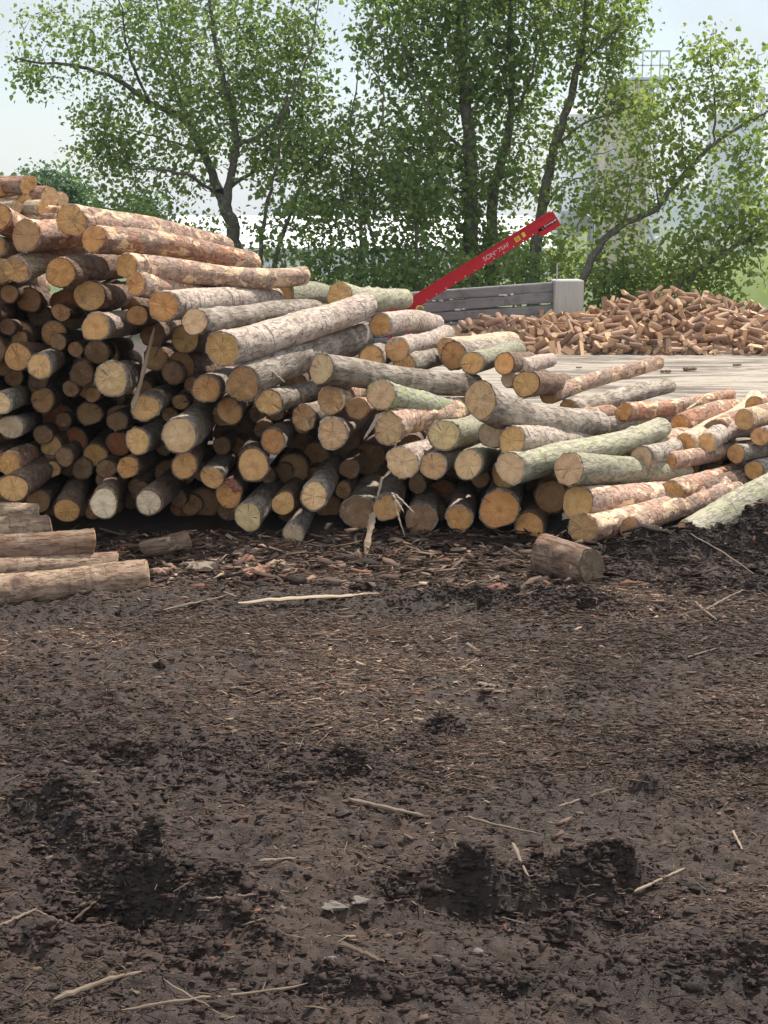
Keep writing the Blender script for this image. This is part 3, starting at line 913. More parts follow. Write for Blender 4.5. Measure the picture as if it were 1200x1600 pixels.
def height(x, y):
    x, y = np.asarray(x, float), np.asarray(y, float)
    near = np.clip((13.0 - y) / 2.5, 0, 1) * np.clip((7 - np.abs(x)) / 2, 0, 1)
    h = 0.035 * fbm(x * 1.3, y * 1.3, 1, 3)
    mk = mud_mask(x, y)
    rd = 1 - np.abs(fbm(x * 7, y * 8, 9, 3)) * 2.6
    h = h + (0.012 + 0.012 * mk) * (rd - 0.35) * 0.7
    h = h + 0.05 * fbm(x * 2.3, y * 4.2, 55, 3) * (0.5 + mk)
    h = h + 0.015 * fbm(x * 19, y * 22, 17, 3) * (0.5 + mk)
    h = h + 0.006 * vnoise(x * 55, y * 60, 23) * (0.35 + 0.6 * mk)
    # faint tyre tracks
    tr = np.sin((x * 0.18 + y + 0.05 * np.sin(x * 2)) * 34.0) * 0.007 * np.clip(fbm(x * .5, y * .8, 77, 2) * 5, 0, 1)
    tr = tr + np.sin((x * 1.1 + y) * 48.0) * 0.006 * np.exp(-((x + 0.75) / .35) ** 2 - ((y - 4.35) / .5) ** 2)
    h = h + tr
    h = np.atleast_1d(np.array(h, float))
    xr, yr = np.broadcast_to(x, h.shape), np.broadcast_to(y, h.shape)
    for (mx, my, sx, sy, hh, r) in MOUNDS:
        R3 = 2.7 * max(sx, sy)
        sel = (np.abs(xr - mx) < R3) & (np.abs(yr - my) < R3)
        if not sel.any():
            continue
        xx, yy = xr[sel], yr[sel]
        c, s = math.cos(r), math.sin(r)
        dx, dy = xx - mx, yy - my
        u, v = dx * c + dy * s, -dx * s + dy * c
        e = np.maximum(0, np.exp(-(u / sx) ** 2 - (v / sy) ** 2) - .0008)
        lump = 0.75 + 0.8 * fbm(xx * 6, yy * 7, 31, 3)
        h[sel] += hh * e * lump + np.sign(hh) * 0.005 * np.sqrt(e) * np.maximum(0, vnoise(xx * 24, yy * 26, 35))
    return h * near


def axis_lines(segs):
    out = []
    for a, b, n in segs:
        out += list(np.linspace(a, b, n, endpoint=False))
    out.append(segs[-1][1])
    return np.array(out)


xs = axis_lines([(-2500, -200, 8), (-200, -20, 12), (-20, -4.0, 24), (-4.0, 4.0, 680), (4.0, 20, 24), (20, 200, 12), (200, 2500, 8)])
ys = axis_lines([(-40, 2.5, 12), (2.5, 3.2, 20), (3.2, 7.0, 400), (7.0, 9.0, 150), (9.0, 10.2, 170), (10.2, 10.4, 6), (10.4, 16, 60), (16, 60, 30), (60, 300, 16), (300, 3000, 12)])
GX, GY = np.meshgrid(xs, ys, indexing='xy')
GZ = height(GX, GY)
nx, ny = len(xs), len(ys)
idx = np.arange(nx * ny).reshape(ny, nx)
Fq = np.stack([idx[:-1, :-1], idx[:-1, 1:], idx[1:, 1:], idx[1:, :-1]], -1).reshape(-1, 4)


def ground_mat():
    m, nt, out = new_mat('churned_mud')
    N = NT(nt)
    tc = N.n('ShaderNodeTexCoord')
    v = tc.outputs['Object']
    wet = N.noise(v, 1.1, 5, 0.6, 0.5)
    w = N.ramp(wet, 0.40, 0.62)
    fine = N.noise(v, 60, 6, 0.7)
    mid = N.noise(v, 13, 5, 0.65)
    dry = N.mix(fine, (0.037, 0.0225, 0.0165), (0.106, 0.068, 0.049))
    dark = N.mix(mid, (0.013, 0.0082, 0.0070), (0.043, 0.0265, 0.0215))
    c = N.mix(N.math('MULTIPLY', N.ramp(mid, 0.35, 0.65), N.math('SUBTRACT', 1.0, N.math('MULTIPLY', w, 0.75))), dark, dry)
    spk = N.noise(v, 170, 2, 0.5)
    c = N.mix(N.math('MULTIPLY', N.ramp(spk, 0.63, 0.70), 0.6), c, (0.20, 0.155, 0.12))
    wa = N.n('ShaderNodeAttribute', attribute_name='col')
    ws = N.n('ShaderNodeSeparateColor')
    N.link(wa.outputs['Color'], ws.inputs[0])
    c = N.mix(N.math('MULTIPLY', ws.outputs[1], 0.35), c, dry)
    c = N.mix(N.math('MULTIPLY', ws.outputs[0], 0.70), c, N.mix(mid, (0.010, 0.0070, 0.0064), (0.032, 0.021, 0.018)))
    # grass beyond the yard
    sep = N.n('ShaderNodeSeparateXYZ')
    N.link(v, sep.inputs[0])
    far = N.ramp(N.math('ADD', sep.outputs['Y'], N.math('MULTIPLY', N.noise(v, 0.4, 3), 6.0)), 30.0, 34.0)
    gr = N.mix(N.noise(v, 2.5, 5, 0.7), (0.035, 0.06, 0.015), (0.11, 0.14, 0.045))
    c = N.mix(far, c, gr)
    rough = N.math('SUBTRACT', N.math('ADD', 0.55, N.math('MULTIPLY', fine, 0.4)), N.math('MULTIPLY', w, 0.12))
    h = N.math('ADD', N.math('MULTIPLY', fine, 0.5), mid)
    h = N.math('ADD', h, N.math('MULTIPLY', N.noise(v, 240, 3, 0.6), 0.3))
    N.bsdf(out, c, rough, h, 0.9, 0.02, 0.35)
    return m


wetv = np.zeros_like(GX)
for (mx, my, sx, sy, hh, r) in MOUNDS:
    if abs(hh) > 0.035:
        wetv += np.exp(-((GX - mx) / sx / 1.1) ** 2 - ((GY - my) / sy / 1.1) ** 2)
wetv = np.clip(np.minimum(wetv, 1.3) * (0.95 + 1.5 * fbm(GX * 6, GY * 6, 61, 4)), 0, 1)
gnd = fast_mesh('ground', np.stack([GX, GY, GZ], -1).reshape(-1, 3), Fq, ground_mat(), smooth=True, col=np.stack([wetv.ravel(), dryness(GX, GY).ravel(), wetv.ravel() * 0], -1))
tag(gnd, kind='structure')


def hz(x, y):
    return float(height(np.array([x]), np.array([y]))[0])


def ground_hit(px, py):
    z = 0.0
    for _ in range(6):
        p = ground_at(px, py, z)
        z = z * .3 + .7 * hz(p.x, p.y)
    p = ground_at(px, py, z)
    p.z = hz(p.x, p.y)
    return p


# ---- attribute coloured litter
def litter_mat(name, rough=0.85):
    m, nt, out = new_mat(name)
    N = NT(nt)
    a = N.n('ShaderNodeAttribute', attribute_name='col')
    tc = N.n('ShaderNodeTexCoord')
    f = N.noise(tc.outputs['Object'], 120, 3, 0.6)
    c = N.mix(N.math('MULTIPLY', f, 0.6), a.outputs['Color'], N.mix(1.0, a.outputs['Color'], (0.4, 0.36, 0.34), 'MULTIPLY'))
    N.bsdf(out, c, rough, f, 0.4, 0.004, 0.25)
    return m


LIT = litter_mat('bark_litter')


def chips(name, X, Y, ln, wd, th, yaw, pitch, roll, bend, col, lift):
    n = len(X)
    s = np.array([-0.5, 0.0, 0.5])
    tw = rng.uniform(0.35, 1.0, (n, 3))
    lx = s[None, :] * ln[:, None]
    lz = -bend[:, None] * (2 * s[None, :]) ** 2 * ln[:, None]
    by = bend[:, None] * rng.uniform(-1, 1, (n, 1)) * (2 * s[None, :]) ** 2 * ln[:, None]
    P = np.zeros((n, 3, 4, 3))
    for j, (a, b) in enumerate([(-1, -1), (1, -1), (1, 1), (-1, 1)]):
        P[:, :, j, 0] = lx
        P[:, :, j, 1] = by + a * 0.5 * wd[:, None] * tw
        P[:, :, j, 2] = lz + b * 0.5 * th[:, None]
    P = P.reshape(n, 12, 3)
    cr, sr = np.cos(roll), np.sin(roll)
    y = P[..., 1] * cr[:, None] - P[..., 2] * sr[:, None]
    z = P[..., 1] * sr[:, None] + P[..., 2] * cr[:, None]
    P[..., 1], P[..., 2] = y, z
    cp, sp = np.cos(pitch), np.sin(pitch)
    x = P[..., 0] * cp[:, None] - P[..., 2] * sp[:, None]
    z = P[..., 0] * sp[:, None] + P[..., 2] * cp[:, None]
    P[..., 0], P[..., 2] = x, z
    cy, sy = np.cos(yaw), np.sin(yaw)
    x = P[..., 0] * cy[:, None] - P[..., 1] * sy[:, None]
    y = P[..., 0] * sy[:, None] + P[..., 1] * cy[:, None]
    P[..., 0], P[..., 1] = x + X[:, None], y + Y[:, None]
    P[..., 2] += (height(X, Y) + lift)[:, None]
    base = np.arange(n)[:, None] * 12
    fl = []
    for q in range(2):
        for j in range(4):
            k = (j + 1) % 4
            fl.append([q * 4 + j, q * 4 + k, q * 4 + 4 + k, q * 4 + 4 + j])
    fl.append([3, 2, 1, 0])
    fl.append([8, 9, 10, 11])
    Fc = (base[:, None, :] + np.array(fl)[None]).reshape(-1, 4)
    return fast_mesh(name, P.reshape(-1, 3), Fc, LIT, col=np.repeat(col, 12, 0))


PAL = np.array([(0.032, 0.022, 0.018), (0.066, 0.045, 0.034), (0.125, 0.088, 0.065), (0.20, 0.150, 0.112), (0.30, 0.232, 0.17), (0.16, 0.080, 0.055), (0.46, 0.37, 0.27)])


def scatter(n, y0, y1, power=1.0, xmarg=1.08):
    Y = y0 + (y1 - y0) * rng.random(n) ** power
    X = (rng.random(n) * 2 - 1) * (Y * 600 / F * 1.04 + 0.55) * xmarg
    return X, Y


def lit_colours(X, Y, probs):
    c = PAL[rng.choice(len(PAL), len(X), p=probs)]
    c = c * ((0.48 + 0.72 * dryness(X, Y)) * (0.68 + 0.32 * np.clip((Y - 4.2) / 2.6, 0, 1)))[:, None] * np.array([.95, .875, .83])
    return c * rng.uniform(0.65, 1.3, (len(X), 1)) * rng.uniform(0.94, 1.06, (len(X), 3))


# flat chips over the whole yard
X, Y = scatter(165000, 3.1, 10.2, 1.0)
keep = (rng.random(len(X)) > mud_mask(X, Y) * 0.78) | ((X > 1.0) & (Y > 9.1) & (rng.random(len(X)) < .7))
X, Y = X[keep], Y[keep]
n = len(X)
nearf = 0.55 + 0.45 * np.clip((Y - 4.5) / 3.0, 0, 1)
ln = np.clip(rng.lognormal(-3.75, 0.6, n), 0.007, 0.12) * nearf
wd = ln * rng.uniform(0.12, 0.5, n)
wd = np.minimum(wd, 0.022)
o = chips('bark_litter', X, Y, ln, wd, rng.uniform(.001, .004, n), rng.normal(0, 0.6, n), rng.normal(0, 0.15, n), rng.normal(0, 0.35, n), rng.uniform(-.02, .12, n),
          lit_colours(X, Y, [.10, .24, .32, .20, .07, .06, .01]), rng.uniform(-0.002, 0.006, n))
tag(o, 'brown bark chips and shredded wood strewn over the trodden mud', 'litter', kind='stuff')
# thin fibres and straws
X, Y = scatter(33000, 3.1, 10.2, 1.0)
keep = rng.random(len(X)) > np.clip(mud_mask(X, Y) * 0.55 + .25 * np.clip((6.0 - Y) / 2, 0, 1), 0, .85)
X, Y = X[keep], Y[keep]
n = len(X)
ln = np.clip(rng.lognormal(-2.75, 0.55, n), 0.025, 0.3) * (0.6 + 0.4 * np.clip((Y - 4.5) / 3.0, 0, 1))
o = chips('wood_fibre_litter', X, Y, ln, rng.uniform(.0018, .005, n), rng.uniform(.0012, .003, n), rng.normal(0, 0.75, n), rng.normal(0, .06, n), rng.normal(0, .3, n), rng.uniform(-.03, .05, n),
          lit_colours(X, Y, [.05, .18, .28, .28, .14, .05, .02]), rng.uniform(0.002, 0.014, n))
tag(o, 'thin straw-like wood fibres and twigs lying all over the mud', 'litter', kind='stuff')
# coarse torn bark at the foot of the stack
X, Y = scatter(5200, 8.5, 10.4, 0.7)
keep = (rng.random(len(X)) > np.clip((X - 0.6) * 0.5, 0, .75)) & (Y > 8.5 + 0.4 * vnoise(X * 1.2, X * 0, 3))
X, Y = X[keep], Y[keep]
n = len(X)
ln = np.clip(rng.lognormal(-2.75, 0.6, n), 0.02, 0.34)
wd = np.minimum(ln * rng.uniform(.1, .5, n), .06)
o = chips('torn_bark_litter', X, Y, ln, wd, rng.uniform(.002, .007, n), rng.normal(0, 0.8, n), rng.normal(0, .22, n), rng.normal(0, .5, n), rng.uniform(-.05, .16, n),
          lit_colours(X, Y, [.20, .26, .20, .13, .07, .13, .01]), rng.uniform(0.004, 0.05, n))
tag(o, 'coarse torn bark strips and splinters heaped along the foot of the stack', 'litter', kind='stuff')

# clods of mud
ico = []


def icos():
    t = (1 + 5 ** .5) / 2
    V = [(-1, t, 0), (1, t, 0), (-1, -t, 0), (1, -t, 0), (0, -1, t), (0, 1, t), (0, -1, -t), (0, 1, -t), (t, 0, -1), (t, 0, 1), (-t, 0, -1), (-t, 0, 1)]
    Fc = [(0, 11, 5), (0, 5, 1), (0, 1, 7), (0, 7, 10), (0, 10, 11), (1, 5, 9), (5, 11, 4), (11, 10, 2), (10, 7, 6), (7, 1, 8), (3, 9, 4), (3, 4, 2), (3, 2, 6), (3, 6, 8), (3, 8, 9), (4, 9, 5), (2, 4, 11), (6, 2, 10), (8, 6, 7), (9, 8, 1)]
    V = [Vector(v).normalized() for v in V]
    cache = {}
    out = []

    def mid(a, b):
        k = (min(a, b), max(a, b))
        if k not in cache:
            cache[k] = len(V)
            V.append(((V[a] + V[b]) / 2).normalized())
        return cache[k]
    for a, b, c in Fc:
        d, e, f = mid(a, b), mid(b, c), mid(c, a)
        out += [(a, d, f), (d, b, e), (f, e, c), (d, e, f)]
    return np.array([tuple(v) for v in V]), np.array(out)


IV, IF = icos()
X, Y = scatter(52000, 3.1, 10.2, 1.1)
mk = mud_mask(X, Y)
keep = rng.random(len(X)) < mk ** 2 * 0.22
for (mx, my, sx, sy, hh, r) in MOUNDS:
    if abs(hh) > 0.04:
        keep |= (np.exp(-((X - mx) / sx / 1.2) ** 2 - ((Y - my) / sy / 1.2) ** 2) > rng.random(len(X)) * 0.7)
X, Y = X[keep], Y[keep]
sz = np.clip(rng.lognormal(-5.4, 0.5, len(X)), 0.0025, 0.014)
for (mx, my, sx, sy, hh, r) in MOUNDS:
    if abs(hh) < .02 or sx < .07:
        continue
    k = int(min(1500, 9000 * sx * sy + 50))
    u, v = rng.normal(0, .62, k) * sx, rng.normal(0, .62, k) * sy
    X = np.append(X, mx + u * math.cos(r) - v * math.sin(r))
    Y = np.append(Y, my + u * math.sin(r) + v * math.cos(r))
    sz = np.append(sz, np.clip(rng.lognormal(-5.35, 0.55, k), 0.0025, 0.012))
n = len(X)
dirs = IV[None] * sz[:, None, None] * (1 + 0.42 * rng.standard_normal((n, len(IV), 1)))
dirs = dirs * rng.uniform(0.5, 1.9, (n, 1, 3)) * np.array([1.3, 1.0, 0.6])
dirs[..., 0] += X[:, None]
dirs[..., 1] += Y[:, None]
dirs[..., 2] += (height(X, Y) - sz * 0.1)[:, None]
cc = np.array((0.032, 0.0205, 0.0165))[None] * rng.uniform(0.4, 2.0, (n, 1)) * rng.uniform(.95, 1.05, (n, 3))
o = fast_mesh('mud_clods', dirs.reshape(-1, 3), (np.arange(n)[:, None, None] * len(IV) + IF[None]).reshape(-1, 3), LIT, smooth=False, col=np.repeat(cc, len(IV), 0))
tag(o, 'crumbly dark mud clods thrown up along the wheel ruts', 'mud', kind='stuff')

# ---- named sticks, slabs and stones
m_, nt_, out_ = new_mat('weathered_stick_wood')
N = NT(nt_)
v, vo, oi = objvec(N)
f = N.noise(N.mapping(v, (0.15, 1, 1)), 60, 5, 0.65)
N.bsdf(out_, N.mix(f, N.mix(1.0, oi.outputs['Color'], (0.45, 0.40, 0.36), 'MULTIPLY'), oi.outputs['Color']), 0.85, f, 0.6, 0.006, 0.2)
STICK = m_


def stick(a, b, w, col, label, name='stick', flat=0.45, za=0.02, zb=0.02, cat='stick', seed=0, wob=0.02, abs3d=False, taper=0.6):
    g = random.Random(seed)
    if abs3d:
        A, B = a, b
    else:
        A, B = ground_hit(*a), ground_hit(*b)
        A.z += za
        B.z += zb
        lift = -0.004
        for k in range(13):
            q = A.lerp(B, k / 12)
            lift = max(lift, hz(q.x, q.y) + 0.004 - q.z)
        A.z += lift * .8
        B.z += lift * .8
    ax = B - A
    L = ax.length
    ax.normalize()
    y = Vector((0, 0, 1)).cross(ax).normalized()
    z = ax.cross(y)
    n = 14
    V, fs = [], []
    na = 8
    for i in range(n + 1):
        t = i / n
        cy = wob * L * (math.sin(t * 4 + seed) - math.sin(seed)) * 0.5 + g.gauss(0, wob * 0.08 * L)
        cz = wob * L * 0.3 * math.sin(t * 5 + seed * 2) + g.gauss(0, 0.002)
        ww = w * (1 - (1 - taper) * t) * g.uniform(0.72, 1.2) * (0.35 if i in (0, n) else 1)
        for j in range(na):
            th = 2 * math.pi * j / na
            V.append((t * L, cy + ww * math.cos(th), cz + ww * flat * math.sin(th)))
    for i in range(n):
        for j in range(na):
            k = (j + 1) % na
            fs.append((i * na + j, (i + 1) * na + j, (i + 1) * na + k, i * na + k))
    fs.append(tuple(range(na)))
    fs.append(tuple(range(n * na, n * na + na))[::-1])
    o = mesh_from(name, V, fs, STICK, smooth=False)
    M = Matrix((ax, y, z)).transposed().to_4x4()
    M.translation = A
    o.matrix_world = M
    o.color = (*col, 1)
    tag(o, label, cat, 'loose sticks and slabs on the mud' if not abs3d else None)
    return o


PALE, TANW, BRN = (0.50, 0.40, 0.29), (0.33, 0.255, 0.19), (0.19, 0.135, 0.10)
S = [
    ((372, 948), (592, 932), 0.032, PALE, 'long flat pale slab lying level before the stack', 0.35, 'wood slab'),
    ((497, 920), (732, 890), 0.018, TANW, 'long split stick pointing towards the short log block', 0.6, 'stick'),
    ((440, 918), (622, 908), 0.02, BRN, 'dark split stick just behind the long flat pale slab', 0.5, 'stick'),
    ((262, 912), (286, 893), 0.02, (0.75, 0.66, 0.52), 'small bright splinter beyond the tip of the nearest lying log', 0.3, 'splinter'),
    ((255, 955), (372, 926), 0.016, TANW, 'brown stick slanting up to the pale slab', 0.5, 'stick'),
    ((545, 1252), (662, 1278), 0.022, TANW, 'knotted stick below the dark mud mound', 0.8, 'stick'),
    ((992, 1370), (1070, 1367), 0.010, PALE, 'short clean pale stick beside the rut', 0.9, 'stick'),
    ((725, 1279), (845, 1306), 0.010, TANW, 'thin pale stick sloping down in the middle of the yard', 0.9, 'stick'),
    ((872, 1272), (962, 1245), 0.009, TANW, 'thin forked-looking stick near the small dark hole', 0.9, 'stick'),
    ((85, 1566), (222, 1522), 0.018, TANW, 'stout stick low down at the bottom of the yard', 0.8, 'stick'),
    ((190, 1590), (480, 1542), 0.009, TANW, 'longest thin stick near the bottom edge', 0.9, 'stick'),
    ((255, 1533), (362, 1600), 0.005, TANW, 'thin twig slanting down across the longest thin stick', 0.9, 'twig'),
    ((0, 1452), (58, 1426), 0.010, TANW, 'twig at the picture edge below the tracks', 0.9, 'twig'),
    ((50, 1424), (108, 1443), 0.010, TANW, 'twig meeting the edge one in a shallow V', 0.9, 'twig'),
    ((108, 1443), (160, 1434), 0.010, BRN, 'short dark twig continuing the shallow V', 0.9, 'twig'),
    ((322, 1418), (400, 1402), 0.009, TANW, 'thin pale twig on the churned ridge', 0.9, 'twig'),
    ((530, 1478), (602, 1506), 0.020, BRN, 'dark chunk of bark sunk in the mud', 0.6, 'bark'),
    ((800, 1340), (828, 1392), 0.012, TANW, 'upright-leaning splinter on the rut crest', 0.7, 'splinter'),
    ((835, 1352), (990, 1338), 0.012, BRN, 'dark stick lying along the rut crest', 0.8, 'stick'),
    ((660, 1225), (782, 1250), 0.007, BRN, 'thin dark twig crossing the litter above the knotted stick', 0.9, 'twig'),
    ((1085, 945), (1118, 975), 0.016, TANW, 'brown stick on the dark bank past the log block', 0.8, 'stick'),
    ((1100, 955), (1165, 928), 0.013, TANW, 'slanting stick meeting another on the dark bank', 0.8, 'stick'),
    ((1075, 1030), (1120, 1015), 0.010, TANW, 'small twig on the trodden litter below the dark bank', 0.8, 'twig'),
    ((718, 1048), (745, 1030), 0.012, TANW, 'short bent piece of wood on the trodden litter', 0.7, 'stick'),
    ((745, 1070), (782, 1076), 0.028, TANW, 'curled bark flake on the trodden litter', 0.4, 'bark'),
    ((1145, 1300), (1160, 1330), 0.010, PALE, 'pale splinter near the picture edge above the rut', 0.7, 'splinter'),
    ((590, 880), (700, 868), 0.012, BRN, 'dark stick in the bark litter under the splintered log', 0.8, 'stick'),
    ((380, 883), (520, 890), 0.012, PALE, 'pale sliver in the bark litter beneath the buried grey end', 0.6, 'splinter'),
    ((1060, 858), (1190, 852), 0.013, TANW, 'stick lying on the soil bank before the tilted green log', 0.8, 'stick'),
    ((405, 1352), (465, 1346), 0.012, TANW, 'faded slip of wood in the middle of the mud', 0.5, 'splinter'),
]
for i, (a, b, w, c, lab, fl, cat) in enumerate(S):
    w *= .68 if i not in (0, 1, 2) else .9
    stick(a, b, w, tuple(q * (.72 if i else 1) for q in c), lab, name=cat.replace(' ', '_'), flat=fl, cat=cat, seed=i + 3, za=w * fl * .3 + .003, zb=w * fl * .4 + .004)
# the stick leaning on the stack
stick(at(207, 640, 10.25), at(242, 512, 10.75), 0.022, (0.42, 0.32, 0.22), 'thin bare stick leaning upright against the shaded log ends', abs3d=True, flat=0.8, seed=91, wob=.012)
stick(at(258, 520, 10.9), at(240, 560, 10.6), 0.010, (0.2, 0.15, 0.11), 'thin dark twig beside the top of the leaning stick', abs3d=True, flat=.9, seed=92, name='twig', cat='twig')
# splinters hanging from the splintered log
SPL = 'splinters hanging from the splintered log'
for i, (a, b, w, lab) in enumerate([
        ((612, 770), (632, 800), .020, 'short curved splinter hanging from the splintered tan log end'),
        ((612, 772), (633, 838), .018, 'long narrow splinter hanging down to the chips'),
        ((618, 772), (648, 802), .013, 'thin splinter pointing away from the splintered end'),
        ((598, 745), (588, 780), .016, 'dark splinter rising above the splintered end')]):
    q = stick(at(*a, 9.95), at(*b, 9.88), w, (0.42, 0.34, 0.26), lab, name='splinter', abs3d=True, flat=.4, seed=70 + i, cat='splinter', taper=0.35)
    q['group'] = SPL
stick(at(583, 800, 9.9), at(573, 868, 9.6), .030, (0.36, 0.27, 0.19), 'broad torn plank of wood propped from the ground to the splintered log', name='splinter', abs3d=True, flat=.3, seed=77, cat='splinter')
stick(at(785, 596 + 40, 12.5), at(785, 596 + 40, 12.5) + Vector((.3, 0, .12)), .012, PALE, 'short torn splinter behind the thickest log', name='splinter', abs3d=True, flat=.5, seed=79, cat='splinter')
stick(at(1073, 640, 12.55), at(1107, 616, 12.6), .020, (0.78, 0.64, 0.42), 'bright pale sliver lying on the smooth pink log', name='splinter', abs3d=True, flat=.35, seed=80, cat='splinter')
stick(at(405, 567, 10.35), at(445, 597, 10.3), .013, (0.45, 0.38, 0.30), 'grey twig lying across the thick grey log with broad brown end', name='twig', abs3d=True, flat=.9, seed=81, cat='twig')

# ragged bark tuft and grey stump piece


def bark_flap(c, R, col, label, seed, name='bark_piece'):
    g = random.Random(seed)
    V, fs = [], []
    n, m = 10, 8
    for s in (0, 1):
        for i in range(n + 1):
            for j in range(m + 1):
                u, w = i / n - .5, j / m - .5
                rag = 1 + 0.25 * math.sin(j * 2.7 + seed) + 0.15 * math.sin(j * 5.1)
                V.append((u * R * 2 * rag, w * R * 1.2 * (1 + .2 * math.sin(i * 1.9)), R * (0.5 * math.cos(w * 2.6) + 0.08 * math.sin(i * 1.3 + j)) - s * 0.012))
    k = (n + 1) * (m + 1)
    for s in (0, 1):
        for i in range(n):
            for j in range(m):
                a = s * k + i * (m + 1) + j
                f = (a, a + m + 1, a + m + 2, a + 1)
                fs.append(f if s == 0 else f[::-1])
    for i in range(n):
        for j in (0, m):
            a = i * (m + 1) + j
            fs.append((a, a + m + 1, a + m + 1 + k, a + k))
    for j in range(m):
        for i in (0, n):
            a = i * (m + 1) + j
            fs.append((a, a + 1, a + 1 + k, a + k))
    o = mesh_from(name, V, fs, STICK, smooth=False)
    o.location = c
    o.color = (*col, 1)
    tag(o, label, 'bark')
    return o


o = bark_flap(at(364, 758, 9.95), .055, (0.30, 0.13, 0.09), 'ragged red-brown bark tuft hanging between log ends', 3)
o.rotation_euler = (1.1, 0.9, .3)
make_log(at(226, 858, 9.62), at(292, 846, 9.75), 14 * 9.7 / F, 19 * 9.7 / F, 'brown', 'd', 'short brown broken stump piece lying in chips at the stack foot', None, 3750, True, 0.02, 'd', name='stump_piece', tilt=(.5, -.4))['category'] = 'stump'
o = bark_flap(ground_at(310, 890, .04), .10, (0.30, 0.24, 0.185), 'broad flat bark slab in the chips near the brown stump piece', 7)
o.rotation_euler = (-.2, 0.1, .5)
o = bark_flap(ground_at(252, 893, .05), .05, (0.50, 0.33, 0.25), 'pinkish bark curl next to the nearest lying log', 9)
o = bark_flap(ground_at(400, 895, .04), .08, (0.40, 0.22, 0.15), 'reddish bark slab in the chips below the stack', 12)
o.rotation_euler = (.1, -.1, .4)

m_, nt_, out_ = new_mat('pale_stone')
N = NT(nt_)
v, vo, oi = objvec(N)
f = N.noise(v, 25, 6, 0.7)
N.bsdf(out_, N.mix(f, N.mix(1.0, oi.outputs['Color'], (0.35, 0.32, 0.3), 'MULTIPLY'), oi.outputs['Color']), 0.9, f, 0.8, 0.01, 0.2)
STONE = m_
for i, (px, py, sx, sy, sz, lab) in enumerate([
        (525, 1417, .042, .026, .007, 'flat pale stone, the wider of two touching in the mud'),
        (562, 1417, .030, .024, .006, 'flat pale stone, the smaller of two touching in the mud'),
        (517, 1502, .022, .018, .010, 'small pale stone near the bottom of the yard'),
        (440, 1430, .02, .018, .022, 'square-looking brown stone in the mud'),
        (745, 1488, .018, .014, .008, 'small white pebble under the churned rut')]):
    gg = np.random.default_rng(60 + i)
    VV = IV * (1 + 0.16 * np.clip(2.0 * gg.standard_normal((len(IV), 1)), -3, 3) * (1.0 if i < 2 else .6)) * np.array([sx, sy, sz])
    p = ground_hit(px, py)
    o = mesh_from('stone', VV, [tuple(int(k) for k in f) for f in IF], STONE, smooth=False)
    o.location = (p.x, p.y, hz(p.x, p.y) + sz * .5)
    o.color = (.22, .17, .13, 1) if 'brown' in lab else (.20, .175, .155, 1)
    tag(o, lab, 'stone')

# tilted green log, its lower tip broken
p0 = at(1068, 842, 9.7)
p1 = at(1262, 738, 11.0)
make_log(p0, p1, .125, .125, 'green', 'o', 'thick green-barked log tilted up from the mud with a broken orange tip', GP['m'], 4100, True, 0.012, tilt=(.7, .5))

# ------------------------------------------------------------------ concrete pad
m_, nt_, out_ = new_mat('dirty_concrete')
N = NT(nt_)
tc = N.n('ShaderNodeTexCoord')
v = tc.outputs['Object']
st = N.noise(N.mapping(v, (0.22, 1.1, 1)), 2.0, 7, 0.75, 0.8)
fi = N.noise(v, 14, 6, 0.7)
c = N.mix(N.ramp(st, 0.40, 0.56), (0.12, 0.098, 0.08), (0.35, 0.305, 0.25))
c = N.mix(N.math('MULTIPLY', N.ramp(fi, 0.5, 0.7), 0.5), c, (0.16, 0.125, 0.10))
c = N.mix(N.math('MULTIPLY', N.ramp(N.noise(N.mapping(v, (.3, 1, 1)), 6, 4, .7), 0.58, .66), .7), c, (0.10, 0.078, 0.06))
N.bsdf(out_, c, 0.9, fi, 0.4, 0.02, 0.2)
PADM = m_
nxp, nyp = 60, 60
V, fs = [], []
for j in range(nyp + 1):
    for i in range(nxp + 1):
        x = 0.2 + 14 * i / nxp
        y = 14.5 + 14.5 * j / nyp
        V.append((x, y, 0.06 + 0.012 * float(vnoise(x * .9, y * .9, 5)) - (0.12 if i in (0, nxp) or j in (0, nyp) else 0)))
for j in range(nyp):
    for i in range(nxp):
        a = j * (nxp + 1) + i
        fs.append((a, a + 1, a + nxp + 2, a + nxp + 1))
pad = mesh_from('concrete_pavement', V, fs, PADM, smooth=False)
tag(pad, kind='structure')
# crumbs of wood on the pavement
CH = [((1078, 578), .11, 'brown billet lying on the concrete pavement, the longest of the strays'), ((1152, 572), .07, 'small chunk of wood on the pavement, farthest from the pole'),
      ((1040, 582), .09, 'flat brown wood piece on the pavement beside the tip of the pinkish pole'), ((905, 576), .05, 'tiny wood crumb on the pavement before the heap')]
for i, (p, l, lab) in enumerate(CH):
    q = ground_at(*p, .08)
    stick(q - Vector((l, .02, -.02)), q + Vector((l, .03, .02)), l * .45, (0.27, 0.20, 0.15), lab, name='wood_piece', abs3d=True, flat=.6, seed=20 + i, cat='wood piece', taper=.9)

